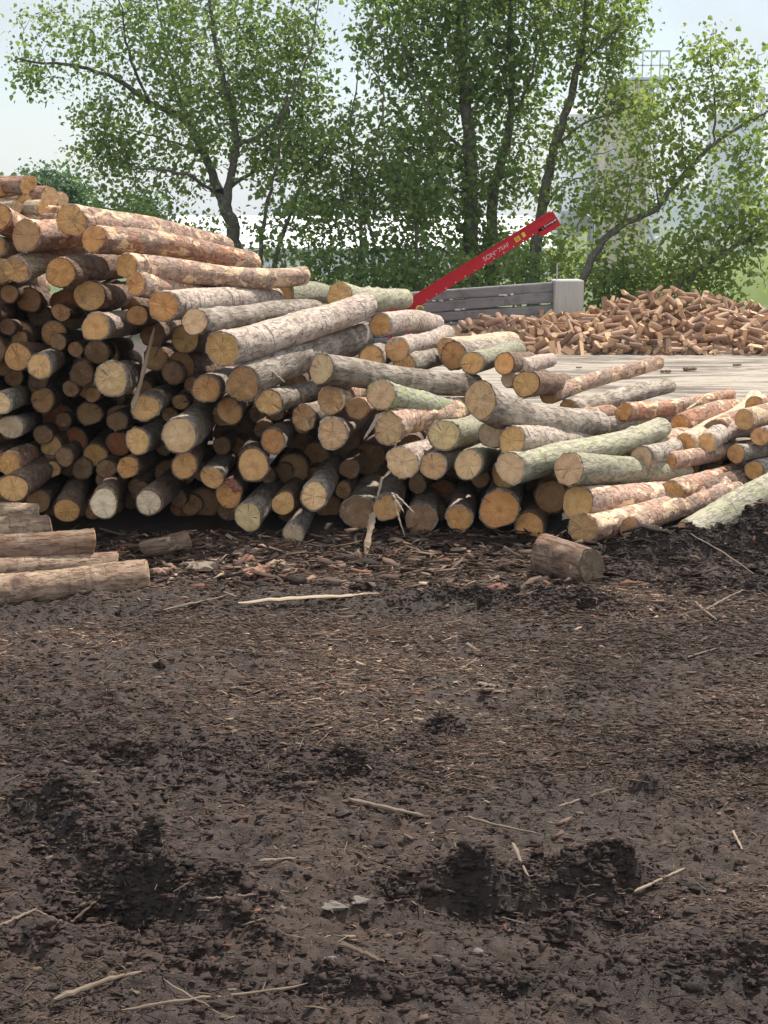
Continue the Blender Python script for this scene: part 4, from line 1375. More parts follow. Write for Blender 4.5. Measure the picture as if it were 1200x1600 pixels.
# ------------------------------------------------------------------ plank wall, post, low wall
m_, nt_, out_ = new_mat('weathered_grey_sleepers')
N = NT(nt_)
v, vo, oi = objvec(N)
g1 = N.noise(N.mapping(v, (0.12, 1, 1.0)), 16, 6, 0.7, 0.3)
g2 = N.noise(v, 4, 4, 0.6)
c = N.mix(g1, (0.15, 0.147, 0.147), (0.34, 0.332, 0.328))
c = N.mix(N.math('MULTIPLY', N.ramp(g2, .45, .7), .6), c, (0.12, 0.117, 0.118))
N.bsdf(out_, c, 0.9, g1, 0.6, 0.02, 0.2)
SLEEP = m_
WY = 27.2
xl, xr = at(560, 460, WY).x, at(866, 440, WY).x
sl = (at(687, 453, WY).z - at(867, 440, WY).z) / (at(687, 453, WY).x - at(867, 440, WY).x)
ztop = at(867, 440, WY).z
wall = empty('plank_wall', (xl, WY, 0))
tag(wall, 'long grey wall of stacked weathered planks behind the firewood', 'wall')
hcourse = 0.205
zt = ztop
for k in range(5):
    V, fs = [], []
    nn = 40
    hh = hcourse + 0.02 * math.sin(k * 2.1)
    for i in range(nn + 1):
        t = i / nn
        x = xl + (xr - xl) * t
        dz = sl * (x - xr) + 0.012 * float(vnoise(x * 1.5, k * 9.0, 3)) * (k > 0) + (0.02 if (k % 2 and t > .55) else 0)
        fy = 0.02 * math.sin(k * 3.1) + 0.012 * float(vnoise(x * 2, k * 3.3, 4))
        gz0, gz1 = 0.012, 0.012 + 0.006 * float(vnoise(x * 4, k * 5.1, 8))
        prof = [(fy, zt - hh + gz1), (fy - .014, zt - hh + gz1 + .025), (fy - .014, zt - gz0 - .02), (fy, zt - gz0), (.24, zt - gz0), (.24, zt - hh + gz1)]
        for (py_, pz) in prof:
            V.append((x - xl, py_, pz + dz))
    for i in range(nn):
        for j in range(6):
            a, b = i * 6 + j, i * 6 + (j + 1) % 6
            fs.append((a, a + 6, b + 6, b))
    fs.append(tuple(range(6)))
    fs.append(tuple(range(nn * 6, nn * 6 + 6))[::-1])
    mesh_from('plank', V, fs, SLEEP, wall)
    zt -= hh
mb = MB()
mb.box((0.5 * (xr - xl), .16, .28), xr - xl - .1, .1, .9, None)
wb = mb.build('backing_board', SLEEP, wall)
m_, nt_, out_ = new_mat('white_foam')
N = NT(nt_)
N.bsdf(out_, (0.75, 0.74, 0.73), 0.8)
FOAM = m_
mb = MB()
gg = random.Random(3)
for (px, py, w) in [(705, 468, 5), (678, 470, 6), (690, 470, 3), (669, 470, 2), (785, 461, 12), (800, 460, 5), (715, 484, 9), (724, 483, 5), (718, 502, 4), (705, 504, 3), (790, 461.5, 5)]:
    q = at(px, py, WY - .02)
    mb.box((q.x - xl, -.015, q.z), w * WY / F, .03, .03 * gg.uniform(.6, 1.2), Matrix.Rotation(gg.uniform(-.1, .1), 3, 'Y'), .008)
mb.build('foam_filling', FOAM, wall)

m_, nt_, out_ = new_mat('cast_concrete')
N = NT(nt_)
v, vo, oi = objvec(N)
g1 = N.noise(N.mapping(v, (1, 1, 0.12)), 14, 5, 0.7, 0.3)
g2 = N.noise(v, 30, 5, 0.7)
c = N.mix(g1, (0.31, 0.30, 0.28), (0.54, 0.525, 0.49))
c = N.mix(N.math('MULTIPLY', N.ramp(g2, .55, .7), .4), c, (0.2, 0.19, 0.175))
N.bsdf(out_, c, 0.9, g2, 0.4, 0.01, 0.2)
CONC = m_
a, b = at(867, 438, 26.95), at(913, 438, 26.95)
mb = MB()
mb.box(((a.x + b.x) / 2, 27.3, a.z / 2), b.x - a.x, .7, a.z, None, .02)
post = mb.build('concrete_post', CONC)
tag(post, 'square pale concrete end post at the end of the plank wall', 'post')
mb = MB()
q = at(871, 438, 26.97)
mb.tube([q + Vector((0, .1, -.1)), q + Vector((0, .1, .32))], .012, 6)
m_, nt_, out_ = new_mat('galvanised_steel')
N = NT(nt_)
v, vo, oi = objvec(N)
N.bsdf(out_, N.mix(N.noise(v, 8, 4), (0.42, 0.44, 0.46), (0.6, 0.62, 0.64)), 0.45, None, metal=0.4)
GALV = m_
mb.build('lifting_rod', GALV, post)
a = at(1128, 485, 27.4)
mb = MB()
mb.box((a.x + 3, 27.6, a.z / 2), 6, .3, a.z, None, .02)
lw = mb.build('low_concrete_wall', CONC)
tag(lw, 'low concrete wall behind the far end of the firewood heap', 'wall')

# ------------------------------------------------------------------ red conveyor
m_, nt_, out_ = new_mat('red_machine_paint')
N = NT(nt_)
v, vo, oi = objvec(N)
f = N.noise(v, 7, 5, 0.7)
N.bsdf(out_, N.mix(N.ramp(f, .3, .75), (0.43, 0.009, 0.017), (0.33, 0.007, 0.013)), 0.55, f, 0.1, 0.003, 0.25)
RED = m_
m_, nt_, out_ = new_mat('yellow_sticker')
N = NT(nt_)
N.bsdf(out_, (0.62, 0.42, 0.04), 0.5)
YEL = m_
m_, nt_, out_ = new_mat('white_sticker')
N = NT(nt_)
N.bsdf(out_, (0.60, 0.40, 0.41), 0.6)
WHT = m_
m_, nt_, out_ = new_mat('black_rubber_belt')
N = NT(nt_)
N.bsdf(out_, (0.03, 0.03, 0.032), 0.7)
RUB = m_
CY = 26.2
A, B = at(640, 478, CY), at(868, 337, CY)
ax = (B - A).normalized()
L = (B - A).length
nrm = Vector((-ax.z, 0, ax.x))  # upward normal in the picture plane
conv = empty('firewood_conveyor', A)
tag(conv, 'red steel firewood conveyor rising over the plank wall', 'conveyor')
M = Matrix((ax, Vector((0, 1, 0)), nrm)).transposed()
if M.determinant() < 0:
    M = Matrix((ax, Vector((0, -1, 0)), nrm)).transposed()
H = 16.5 * CY / F
mb = MB()
mb.box(M @ Vector((L / 2, 0, -H * .02)), L, .03, H, M, .004)
mb.box(M @ Vector((L / 2, -.021, H * .46)), L, .012, .018, M)
s1 = mb.build('side_panel', RED, conv)
mb = MB()
sgn = 1 if (M @ Vector((0, 1, 0))).y > 0 else -1
mb.box(M @ Vector((L / 2, sgn * .5, 0)), L, .03, H, M, .004)
mb.build('side_panel', RED, conv)
mb = MB()
mb.box(M @ Vector((L / 2, sgn * .25, -H * .40)), L - .05, .46, .02, M)
mb.build('belt', RUB, conv)
mb = MB()
mb.box(M @ Vector((L * .935, sgn * -.004, -H * .62)), L * .13, .022, H * .8, M, .004)
mb.box(M @ Vector((L - .01, sgn * .25, -H * .3)), .02, .47, H * 1.1, M, .003)
mb.build('discharge_hood', RED, conv)
mb = MB()
for k in range(-1, 2, 2):
    pass
mb.box(M @ Vector((L * .945, sgn * -.020, -H * .33)), L * .06, .008, .016, M)
mb.box(M @ Vector((L * .985, sgn * -.020, -H * .33)), L * .014, .008, .030, M)
mb.box(M @ Vector((L * .918, sgn * -.020, -H * .33)), L * .012, .008, .036, M @ Matrix.Rotation(.785, 3, 'Y'))
mb.build('arrow_sticker', WHT, conv)
mb = MB()
mb.box(M @ Vector((L * .742, sgn * -.020, H * .02)), .10, .008, .09, M)
mb.box(M @ Vector((L * .785, sgn * -.020, H * .06)), .06, .008, .085, M)
mb.build('warning_sticker', YEL, conv)
mb = MB()
for dx in (-.02, .0, .02):
    mb.box(M @ Vector((L * .742 + dx, sgn * -.025, H * .03)), .008, .006, .07, M)
mb.build('sticker_print', RUB, conv)
# lower frame: feed box, knee, wheels and legs down to the ground
mb = MB()
c0, c1 = at(597, 487, CY) - A, at(642, 487, CY) - A
mb.box((c0 + c1) / 2 + Vector((0, .26, 0)), (c1 - c0).length, .58, 12 * CY / F, None, .01)
mb.box(Vector((0.0, -.01, -.03)), 12 * CY / F, .04, 28 * CY / F, None, .006)
mb.build('feed_box', RED, conv)
mb = MB()
for sx in (-.35, .0):
    for sy in (.05, .45):
        mb.box(Vector((sx, sy, -A.z / 2 - .1)), .06, .06, A.z - .2, None, .004)
mb.build('support_frame', RED, conv)
mb = MB()
mb.tube([M @ Vector((L * .985, 0.0, H * .05)), M @ Vector((L * .985, sgn * .5, H * .05))], .05, 10)
mb.tube([M @ Vector((.03, 0.0, H * .05)), M @ Vector((.03, sgn * .5, H * .05))], .05, 10)
mb.build('roller', GALV, conv)
for k in range(15):
    mb = MB()
    p_ = M @ Vector((L * (.04 + .066 * k), sgn * -.015, -H * .38))
    mb.tube([p_, p_ + Vector((0, -.012, 0))], .011, 6)
    mb.build('bolt', GALV, conv)
q = at(656, 482, CY - .03) - A
mb = MB()
n = 14
mb.tube([q + Vector((math.cos(t) * .065, -.03, math.sin(t) * .045)) for t in np.linspace(0, 5.2, n)], .016, 6)
mb.build('chain_hook', YEL, conv)


def lettering(txt, u, w, size):
    cu = bpy.data.curves.new('lettering', 'FONT')
    cu.body = txt
    cu.size = size
    cu.extrude = 0.002
    cu.align_y = 'CENTER'
    tmp = bpy.data.objects.new('tmp', cu)
    COL.objects.link(tmp)
    dg = bpy.context.evaluated_depsgraph_get()
    me = bpy.data.meshes.new_from_object(tmp.evaluated_get(dg))
    bpy.data.objects.remove(tmp)
    me.materials.clear()
    me.materials.append(WHT)
    o = bpy.data.objects.new('lettering', me)
    COL.objects.link(o)
    o.parent = conv
    Mt = Matrix((ax, nrm, ax.cross(nrm))).transposed().to_4x4()
    off = M @ Vector((u, sgn * -.019, w))
    Mt.translation = off
    o.matrix_local = Mt


lettering('SON', L * .51, H * .02, .118)
lettering("rm", L * .583, H * .16, .06)
lettering('75AF', L * .612, H * .04, .105)

# ------------------------------------------------------------------ firewood
m_, nt_, out_ = new_mat('firewood_bark')
N = NT(nt_)
v, vo, oi = objvec(N)
f = N.noise(N.mapping(v, (0.3, 1, 1)), 30, 5, 0.65)
c = N.mix(f, (0.18, 0.098, 0.064), (0.50, 0.31, 0.205))
c = N.mix(N.math('MULTIPLY', N.ramp(oi.outputs['Random'], .55, 1.0), .75), c, (0.52, 0.36, 0.245))
c = N.mix(N.math('MULTIPLY', N.ramp(oi.outputs['Random'], .42, .1), .7), c, (0.13, 0.08, 0.058))
N.bsdf(out_, c, 0.85, f, 0.6, 0.01, 0.2)
FWB = m_
m_, nt_, out_ = new_mat('firewood_cut_face')
N = NT(nt_)
v, vo, oi = objvec(N)
f = N.noise(v, 40, 4, 0.6)
N.bsdf(out_, N.mix(f, (0.46, 0.255, 0.13), (0.74, 0.52, 0.32)), 0.85, f, 0.3, 0.004, 0.2)
FWC = m_
HEAP = [(640, 545), (700, 524), (760, 500), (830, 503), (868, 497), (905, 500), (960, 468), (1040, 459), (1100, 470), (1160, 482), (1210, 482), (1300, 492), (1400, 530)]


def heap_top(px):
    for (x0, y0), (x1, y1) in zip(HEAP, HEAP[1:]):
        if x0 <= px <= x1:
            return y0 + (y1 - y0) * (px - x0) / (x1 - x0)
    return 556


FY0, FY1 = 24.6, 26.5


def heap_z(x, y):
    """surface height of the heap: front foot at FY0, crest near FY1"""
    px = 600 + x / y * F * 1.0
    zt = max(0.0, at(px, heap_top(px), FY1).z - .05)
    t = (y - FY0) / (FY1 - FY0)
    if t < 0:
        return 0.0
    if t <= 1:
        return zt * (t ** 0.75)
    return max(0.0, zt * (1 - (t - 1) * 1.2))


def billet(V0, ns=9, L=.33, r=.05, split=False, g=random):
    V, fs, mi = [], [], []
    for k, xx in enumerate((-L / 2, L / 2)):
        for j in range(ns):
            th = 2 * math.pi * j / ns
            rr = r * (1 + .12 * math.sin(2 * th + g.random()))
            yy, zz = rr * math.cos(th), rr * math.sin(th)
            if split:
                zz = max(zz, -.15 * r)
            V.append((xx, yy, zz))
    for j in range(ns):
        k = (j + 1) % ns
        fs.append((j, k, ns + k, ns + j)[::-1])
        mi.append(1 if split and V[j][2] <= -.149 * r and V[k][2] <= -.149 * r else 0)
    fs.append(tuple(range(ns)))
    mi.append(1)
    fs.append(tuple(range(ns, 2 * ns))[::-1])
    mi.append(1)
    return V, fs, mi


g = random.Random(21)
protos = []
for k in range(14):
    V, fs, mi = billet(None, 9, g.uniform(.22, .34), g.uniform(.036, .062), k % 5 in (2, 4), g)
    me = bpy.data.meshes.new('firewood_piece')
    me.from_pydata(V, [], fs)
    me.materials.append(FWB)
    me.materials.append(FWC)
    me.polygons.foreach_set('material_index', mi)
    me.update()
    protos.append(me)


def fw_pose(x, y, lift):
    z = heap_z(x, y) + lift
    yaw, pit, rol = g.uniform(0, 6.28), g.gauss(0, .36), g.uniform(0, 6.28)
    if g.random() < .07:
        pit = g.uniform(.9, 1.4)
    return Matrix.Translation((x, y, z)) @ Matrix.Rotation(yaw, 4, 'Z') @ Matrix.Rotation(pit, 4, 'Y') @ Matrix.Rotation(rol, 4, 'X')


cnt = 0
pts = []
tries = 0
while cnt < 300 and tries < 60000:
    tries += 1
    y = FY0 + (FY1 + .05 - FY0) * g.random()
    x = g.uniform(at(690, 530, 25).x, at(1215, 530, 25).x)
    px = 600 + x / y * F
    z = heap_z(x, y)
    if z < .02 and y > FY0 + .3:
        continue
    q = (x, y, z)
    if any((q[0] - a) ** 2 + (q[1] - b) ** 2 + (q[2] - c) ** 2 < .125 ** 2 for a, b, c in pts):
        continue
    pts.append(q)
    o = bpy.data.objects.new('firewood_piece', g.choice(protos))
    COL.objects.link(o)
    o.matrix_world = fw_pose(x, y, g.uniform(.03, .10) + .05)
    tag(o, 'short round billet of firewood in the tumbled heap before the plank wall', 'firewood', 'billets of the firewood heap')
    cnt += 1
print('firewood', cnt)
V, fs, mi = [], [], []
for k in range(1500):
    y = FY0 + .02 + (FY1 + 1.2 - FY0) * g.random()
    x = g.uniform(at(655, 530, 25).x, at(1420, 530, 25).x)
    z = heap_z(x, y)
    if z < .03:
        continue
    Mx = fw_pose(x, y, -g.uniform(.02, .16))
    me = g.choice(protos)
    n0 = len(V)
    V += [tuple(Mx @ v.co) for v in me.vertices]
    for p in me.polygons:
        fs.append(tuple(i + n0 for i in p.vertices))
        mi.append(p.material_index)
o = mesh_from('firewood_heap', V, fs, None, mats=[FWB, FWC], midx=mi)
tag(o, 'mass of cut billets inside and behind the firewood heap', 'firewood', kind='stuff')

# ------------------------------------------------------------------ trees
def leaf_mat(name, c0, c1, trans=0.45):
    m, nt, out = new_mat(name)
    N = NT(nt)
    a = N.n('ShaderNodeAttribute', attribute_name='col')
    sep = N.n('ShaderNodeSeparateColor')
    N.link(a.outputs['Color'], sep.inputs[0])
    c = N.mix(sep.outputs[0], c0, c1)
    c = N.mix(N.math('MULTIPLY', sep.outputs[1], 0.5), c, (0.20, 0.22, 0.12))
    b = N.n('ShaderNodeBsdfPrincipled')
    N.link(c, b.inputs['Base Color'])
    b.inputs['Roughness'].default_value = 0.5
    b.inputs['Specular IOR Level'].default_value = 0.35
    t = N.n('ShaderNodeBsdfTranslucent')
    hs = N.n('ShaderNodeHueSaturation')
    hs.inputs['Value'].default_value = 2.0
    hs.inputs['Hue'].default_value = 0.485
    N.link(c, hs.inputs['Color'])
    N.link(hs.outputs[0], t.inputs['Color'])
    mx = N.n('ShaderNodeMixShader')
    mx.inputs[0].default_value = trans
    N.link(b.outputs[0], mx.inputs[1])
    N.link(t.outputs[0], mx.inputs[2])
    N.link(mx.outputs[0], out.inputs['Surface'])
    return m


LEAF = leaf_mat('poplar_leaves', (0.066, 0.132, 0.028), (0.18, 0.25, 0.07))
LEAF2 = leaf_mat('sunny_poplar_leaves', (0.085, 0.15, 0.027), (0.21, 0.275, 0.065))  # lighter, yellower copy of the leaf colour, with sunlight put into it
LEAF3 = leaf_mat('far_foliage', (0.03, 0.075, 0.03), (0.07, 0.135, 0.05))
TBARK = bark_mat('tree_bark', (0.155, 0.135, 0.115), (0.21, 0.185, 0.16), (0.3, 0.26, 0.22), (0.05, 0.042, 0.035), 0.75, 0.4, 0.6, 1.0)


def tree(name, label, Y0, limbs, blobs, leaf, leaf_size=.12, per=22, dens=1.0, seed=1, spread=.23, group=None, twig=True):
    """limbs: [(radius at start, radius at end, [(px,py) or (px,py,dY)...])]; blobs: (px,py,rx,ry,clusters)"""
    g = np.random.default_rng(seed)
    root = empty(name, (at(*limbs[0][2][0][:2], Y0).x if limbs else at(blobs[0][0], blobs[0][1], Y0).x, Y0, 0))
    tag(root, label, 'tree', group)
    off = np.array(root.location)
    TV, TF = [], []
    pool, prad = [], []

    def addtube(P, R, n):
        V, Fc = tube_np(P, R, n)
        n0 = len(TV)
        TV.extend([np.array(v) - off for v in V])
        TF.extend([tuple(i + n0 for i in f) for f in Fc])
    for (ra, rb, pl) in limbs:
        ctrl = []
        for q in pl:
            dY = q[2] if len(q) > 2 else 0.0
            ctrl.append(np.array(at(q[0], q[1], Y0 + dY)))
        # smooth subdivision of the polyline
        P = []
        for i in range(len(ctrl) - 1):
            p0 = ctrl[max(i - 1, 0)]
            p1, p2 = ctrl[i], ctrl[i + 1]
            p3 = ctrl[min(i + 2, len(ctrl) - 1)]
            for t in np.linspace(0, 1, 6, endpoint=False):
                P.append(0.5 * (2 * p1 + (p2 - p0) * t + (2 * p0 - 5 * p1 + 4 * p2 - p3) * t * t + (3 * p1 - p0 - 3 * p2 + p3) * t ** 3))
        P.append(ctrl[-1])
        P = [p + g.normal(0, .018, 3) for p in P]
        R = [ra + (rb - ra) * (i / (len(P) - 1)) ** .8 for i in range(len(P))]
        R = [r * g.uniform(.93, 1.08) for r in R]
        addtube([Vector(p) for p in P], R, 9)
        pool += P
        prad += R
    pool = list(pool)
    cl = []
    for (cx, cy, rx, ry, nc) in blobs:
        nc = int(nc * dens * .83)
        m = Y0 / F
        k = 0
        while k < nc:
            u = g.uniform(-1, 1, 3)
            if u @ u > 1:
                continue
            px, py = cx + u[0] * rx, cy + u[1] * ry
            dY = u[2] * max(0.5, min(1.9, (rx + ry) * .5 * m * .9))
            cl.append(np.array(at(px, py, Y0 + dY)))
            k += 1
    PA = np.array(pool) if pool else np.zeros((0, 3))
    if twig and len(PA):
        ds = [np.min(np.linalg.norm(PA - c, axis=1)) for c in cl]
        order = np.argsort(ds)
        PL = [p for p in PA]
        for oi_ in order:
            c = cl[oi_]
            arr = np.array(PL)
            dv = arr - c
            d = np.sqrt((dv ** 2).sum(1)) + 0.35 * np.maximum(0, dv[:, 2])
            j = int(np.argmin(d))
            p = arr[j]
            L = float(np.linalg.norm(c - p))
            if L < .05:
                continue
            mid = (p + c) / 2 + g.normal(0, .06 * L + .01, 3) + np.array([0, 0, -.04 * L])
            r0 = min(.030, .006 + .011 * L)
            addtube([Vector(p), Vector(mid), Vector(c)], [r0, r0 * .7, .004], 4)
            PL += [mid, c]
    if TV:
        mesh_from('trunk', TV, TF, TBARK, root, True)
    # leaves
    per = max(6, int(per * .82))
    n = len(cl) * per
    C = np.repeat(np.array(cl), per, 0)
    dirr = g.normal(0, 1, (n, 3)) * np.array([spread, spread, spread * .85])
    P = C + dirr
    P[:, 2] -= g.exponential(spread * .25, n)
    s = leaf_size * np.clip(g.lognormal(-.12, .32, n), .4, 1.5)
    # leaf frame: drooping axis a, face normal nn
    a = g.normal(0, 1, (n, 3))
    a[:, 2] = a[:, 2] * .6 - .55
    a /= np.linalg.norm(a, axis=1)[:, None]
    nn = g.normal(0, 1, (n, 3))
    nn[:, 2] = np.abs(nn[:, 2]) + .25
    nn -= a * (nn * a).sum(1)[:, None]
    nn /= np.linalg.norm(nn, axis=1)[:, None]
    b = np.cross(a, nn)
    w = s * g.uniform(.36, .5, n)
    V = np.zeros((n, 6, 3))
    V[:, 0] = P
    V[:, 1] = P + a * (s * .30)[:, None] + b * w[:, None] + nn * (s * .12)[:, None]
    V[:, 2] = P + a * (s * .70)[:, None] + b * (w * .62)[:, None] + nn * (s * .06)[:, None]
    V[:, 3] = P + a * s[:, None] - nn * (s * .10)[:, None]
    V[:, 4] = P + a * (s * .70)[:, None] - b * (w * .62)[:, None] + nn * (s * .06)[:, None]
    V[:, 5] = P + a * (s * .30)[:, None] - b * w[:, None] + nn * (s * .12)[:, None]
    V -= off
    base = np.arange(n)[:, None] * 6
    Fc = np.concatenate([base + np.array([[0, 1, 2, 3]]), base + np.array([[0, 3, 4, 5]])])
    cc = np.zeros((n, 3))
    cc[:, 0] = np.clip(np.repeat(g.uniform(.1, .9, len(cl)), per) * .6 + g.uniform(0, .5, n), 0, 1)
    cc[:, 1] = (g.random(n) < .12) * g.uniform(.3, 1, n)
    fast_mesh('crown', V.reshape(-1, 3), Fc, leaf, root, False, np.repeat(cc, 6, 0))
    return root


GT = 'poplars behind the stack'
tree('poplar_tree', 'wide dark poplar with a forked trunk standing behind the log stack', 33.0, [
    (.19, .13, [(374, 470), (372, 400), (356, 335), (343, 300)]),
    (.12, .02, [(343, 300), (318, 240, .3), (290, 190, .5), (235, 160, .4), (170, 118, .2), (100, 100, 0), (20, 95, -.4)]),
    (.12, .03, [(352, 325), (365, 260, -.3), (368, 200, -.3), (345, 100, -.5), (330, 20, -.3), (322, -70, 0)]),
    (.05, .012, [(340, 305), (290, 272, -.8), (230, 264, -1.2), (195, 262, -1.5)]),
    (.06, .015, [(300, 200, .4), (272, 130, .9), (250, 40, 1.2), (240, -50, 1.3)]),
    (.05, .012, [(366, 230, -.3), (430, 190, -.8), (478, 100, -.9), (500, 0, -1)]),
    (.05, .012, [(362, 290, -.1), (420, 250, .8), (470, 190, 1.2), (500, 130, 1.3)]),
    (.04, .010, [(235, 160, .4), (200, 80, 0), (190, 10, -.3), (170, -40, -.3)]),
    (.035, .010, [(318, 240, .3), (250, 215, 1), (190, 200, 1.2), (140, 190, 1.2)]),
], [(340, 70, 150, 110, 240), (200, 60, 110, 70, 95), (70, 105, 70, 28, 38), (100, 45, 90, 40, 26), (170, 180, 50, 50, 60), (330, 190, 120, 80, 210), (450, 90, 75, 100, 130),
    (165, 235, 55, 35, 60), (250, 280, 90, 35, 50), (440, 230, 70, 60, 80), (330, -40, 210, 60, 150), (300, 345, 90, 30, 25), (190, 320, 50, 20, 24), (470, 170, 50, 50, 40)],
    LEAF, .108, 21, 1.0, 1, group=GT)
tree('poplar_tree', 'slender young poplar with two thin leaning stems beside the wide dark poplar', 32.2, [
    (.07, .015, [(405, 480), (407, 400), (415, 330), (432, 265), (440, 195), (455, 125)]),
    (.075, .015, [(428, 480), (432, 400), (455, 330), (476, 280), (520, 220), (560, 160)]),
], [(450, 340, 60, 45, 32), (440, 260, 50, 50, 30), (500, 240, 45, 50, 45), (440, 400, 70, 30, 22), (500, 330, 45, 60, 30)], LEAF, .12, 16, 1.0, 2, group=GT)
tree('poplar_tree', 'low bushy poplar with bare twigs at its top, between the two tall crowns', 32.0, [
    (.06, .012, [(560, 500), (562, 400), (570, 300), (590, 220), (598, 150), (575, 95)]),
    (.05, .010, [(600, 500), (590, 400), (560, 300), (545, 220), (555, 150), (560, 100)]),
    (.05, .012, [(640, 500), (650, 400), (640, 300), (600, 250), (600, 200)]),
    (.012, .004, [(575, 130), (585, 110), (598, 98)]), (.012, .004, [(570, 120), (560, 105), (552, 112)]),
], [(565, 215, 55, 70, 85), (540, 300, 50, 50, 50), (600, 320, 90, 70, 105), (560, 420, 90, 45, 70), (650, 400, 70, 50, 55), (520, 370, 50, 60, 36), (650, 300, 60, 60, 55)], LEAF, .115, 19, 1.0, 3, group=GT)
tree('poplar_tree', 'tallest poplar with one thick straight grey trunk and dense crown', 33.5, [
    (.22, .10, [(738, 500), (737, 430), (735, 330), (733, 230), (728, 150), (722, 60), (720, -90)]),
    (.05, .012, [(733, 240), (690, 200, -.6), (650, 130, -1), (620, 60, -1.2)]),
    (.05, .012, [(730, 180), (680, 140, .6), (640, 60, 1), (600, 0, 1.2)]),
    (.04, .010, [(735, 300), (690, 290, -.6), (640, 250, -1), (615, 215, -1.2)]),
    (.04, .010, [(728, 120), (770, 60, .5), (790, 0, .8)]),
], [(630, 40, 85, 85, 150), (690, 150, 90, 90, 150), (650, 250, 70, 70, 110), (745, 50, 70, 100, 140), (690, -40, 160, 60, 150), (700, 330, 70, 70, 75), (740, 270, 50, 60, 40), (750, 390, 60, 50, 50), (690, 420, 80, 40, 50)], LEAF, .122, 22, 1.0, 4, group=GT)
tree('poplar_tree', 'poplar with a dark trunk bending towards its neighbour, beside the tallest one', 33.9, [
    (.17, .05, [(768, 500), (768, 400), (772, 300), (785, 250), (797, 190), (800, 120), (795, 30), (800, -80)]),
    (.05, .012, [(797, 190), (830, 120, -.5), (840, 40, -.7), (845, -50, -.7)]),
    (.04, .010, [(776, 290), (810, 240, .6), (830, 190, 1)]),
], [(800, 150, 60, 90, 115), (815, 40, 60, 80, 110), (800, 270, 60, 60, 80), (800, 400, 60, 50, 70), (810, -40, 70, 50, 60)], LEAF, .12, 18, 1.0, 5, group=GT)
tree('poplar_tree', 'sunlit poplar whose curved trunk rises behind the tip of the red conveyor', 33.0, [
    (.16, .05, [(832, 500), (836, 410), (850, 310), (866, 230), (890, 160), (905, 90), (920, 0), (926, -90)]),
    (.04, .010, [(862, 240), (900, 200, -.5), (960, 175, -.7), (1005, 160, -.8)]),
    (.04, .010, [(900, 110), (950, 60, -.5), (985, 20, -.7)]),
    (.04, .010, [(845, 330), (880, 290, .6), (920, 270, .9)]),
], [(900, 50, 75, 80, 130), (945, 120, 55, 70, 72), (870, 220, 55, 60, 48), (960, 30, 55, 60, 70), (885, 320, 55, 55, 36), (880, 420, 60, 45, 80), (900, -40, 100, 50, 70), (920, 210, 55, 40, 16), (985, 170, 40, 50, 30)], LEAF2, .12, 17, 1.0, 6, group=GT)
tree('poplar_tree', 'loose poplar leaning far over in front of the concrete tower', 31.5, [
    (.10, .03, [(890, 490), (925, 405), (960, 360), (1020, 330), (1045, 300), (1080, 260), (1110, 230), (1148, 203), (1200, 175)]),
    (.03, .008, [(1115, 228), (1118, 150, .3), (1110, 90, .4), (1112, 50, .4)]),
    (.02, .006, [(1070, 270), (1065, 190, -.3), (1075, 130, -.4)]),
    (.02, .006, [(1030, 320), (1020, 250, .3), (1010, 190, .5)]),
    (.02, .006, [(975, 352), (985, 290, -.3), (1000, 240, -.3)]),
], [(1110, 75, 45, 35, 34), (1080, 135, 50, 40, 42), (1140, 150, 40, 45, 34), (1010, 185, 28, 60, 30), (1180, 200, 35, 60, 34), (1050, 285, 45, 40, 40), (1060, 215, 45, 45, 34), (960, 330, 55, 45, 55), (985, 410, 65, 40, 85), (1185, 95, 20, 30, 8), (1130, 262, 55, 50, 34), (1178, 290, 30, 40, 20), (930, 290, 40, 40, 16), (1000, 260, 35, 40, 26)], LEAF2, .12, 15, 1.0, 7, group=GT)
tree('poplar_tree', 'low leaning poplar beside the grassy bank at the edge', 30.5, [
    (.10, .03, [(1020, 490), (1045, 460), (1080, 432), (1130, 395), (1200, 360), (1290, 320)]),
    (.03, .008, [(1130, 395), (1140, 350, .3), (1160, 310, .4)]),
    (.02, .006, [(1100, 415), (1085, 370, -.3), (1075, 330, -.4)]),
    (.02, .006, [(1170, 375), (1190, 420, -.3), (1195, 450, -.3)]),
], [(1150, 330, 50, 30, 46), (1190, 350, 40, 35, 40), (1095, 375, 45, 40, 50), (1060, 430, 55, 30, 62), (1130, 420, 45, 25, 20), (1180, 400, 40, 40, 18), (1130, 455, 35, 20, 14)], LEAF2, .12, 15, 1.0, 8, group=GT)
# undergrowth between wall and trees
for i, (px, py, rx, ry, nc, lf, lab) in enumerate([
        (700, 440, 60, 35, 50, LEAF, 'dark leafy shrub behind the red conveyor'),
        (800, 420, 50, 40, 42, LEAF, 'leafy shrub above the plank wall near its post'),
        (965, 455, 60, 40, 80, LEAF, 'dense dark shrub between the concrete post and the firewood heap'),
        (1060, 470, 60, 35, 60, LEAF, 'green shrub right behind the crest of the firewood heap'),
        (600, 440, 60, 40, 50, LEAF, 'dark shrub behind the foot of the conveyor'),
        (490, 420, 50, 35, 32, LEAF, 'shrub showing over the sprawling logs')]):
    r = tree('shrub', lab, 31.0 + .3 * (i % 3), [(.03, .01, [(px, py + 70), (px + 5, py + 30), (px - 8, py)]), (.025, .01, [(px + 10, py + 70), (px + 20, py + 30), (px + 25, py - 5)])], [(px, py, rx, ry, nc)], lf, .11, 20, 1.0, 30 + i, group='shrubs behind the plank wall')
    r['category'] = 'shrub'
r = tree('leafy_tree', 'distant dark green tree rising behind the rear stack of short logs', 62, [(.2, .05, [(88, 420), (86, 340), (84, 290)])], [(85, 294, 36, 28, 90), (58, 282, 18, 12, 16), (108, 310, 22, 26, 40)], LEAF3, .22, 26, 1, 50, .45)
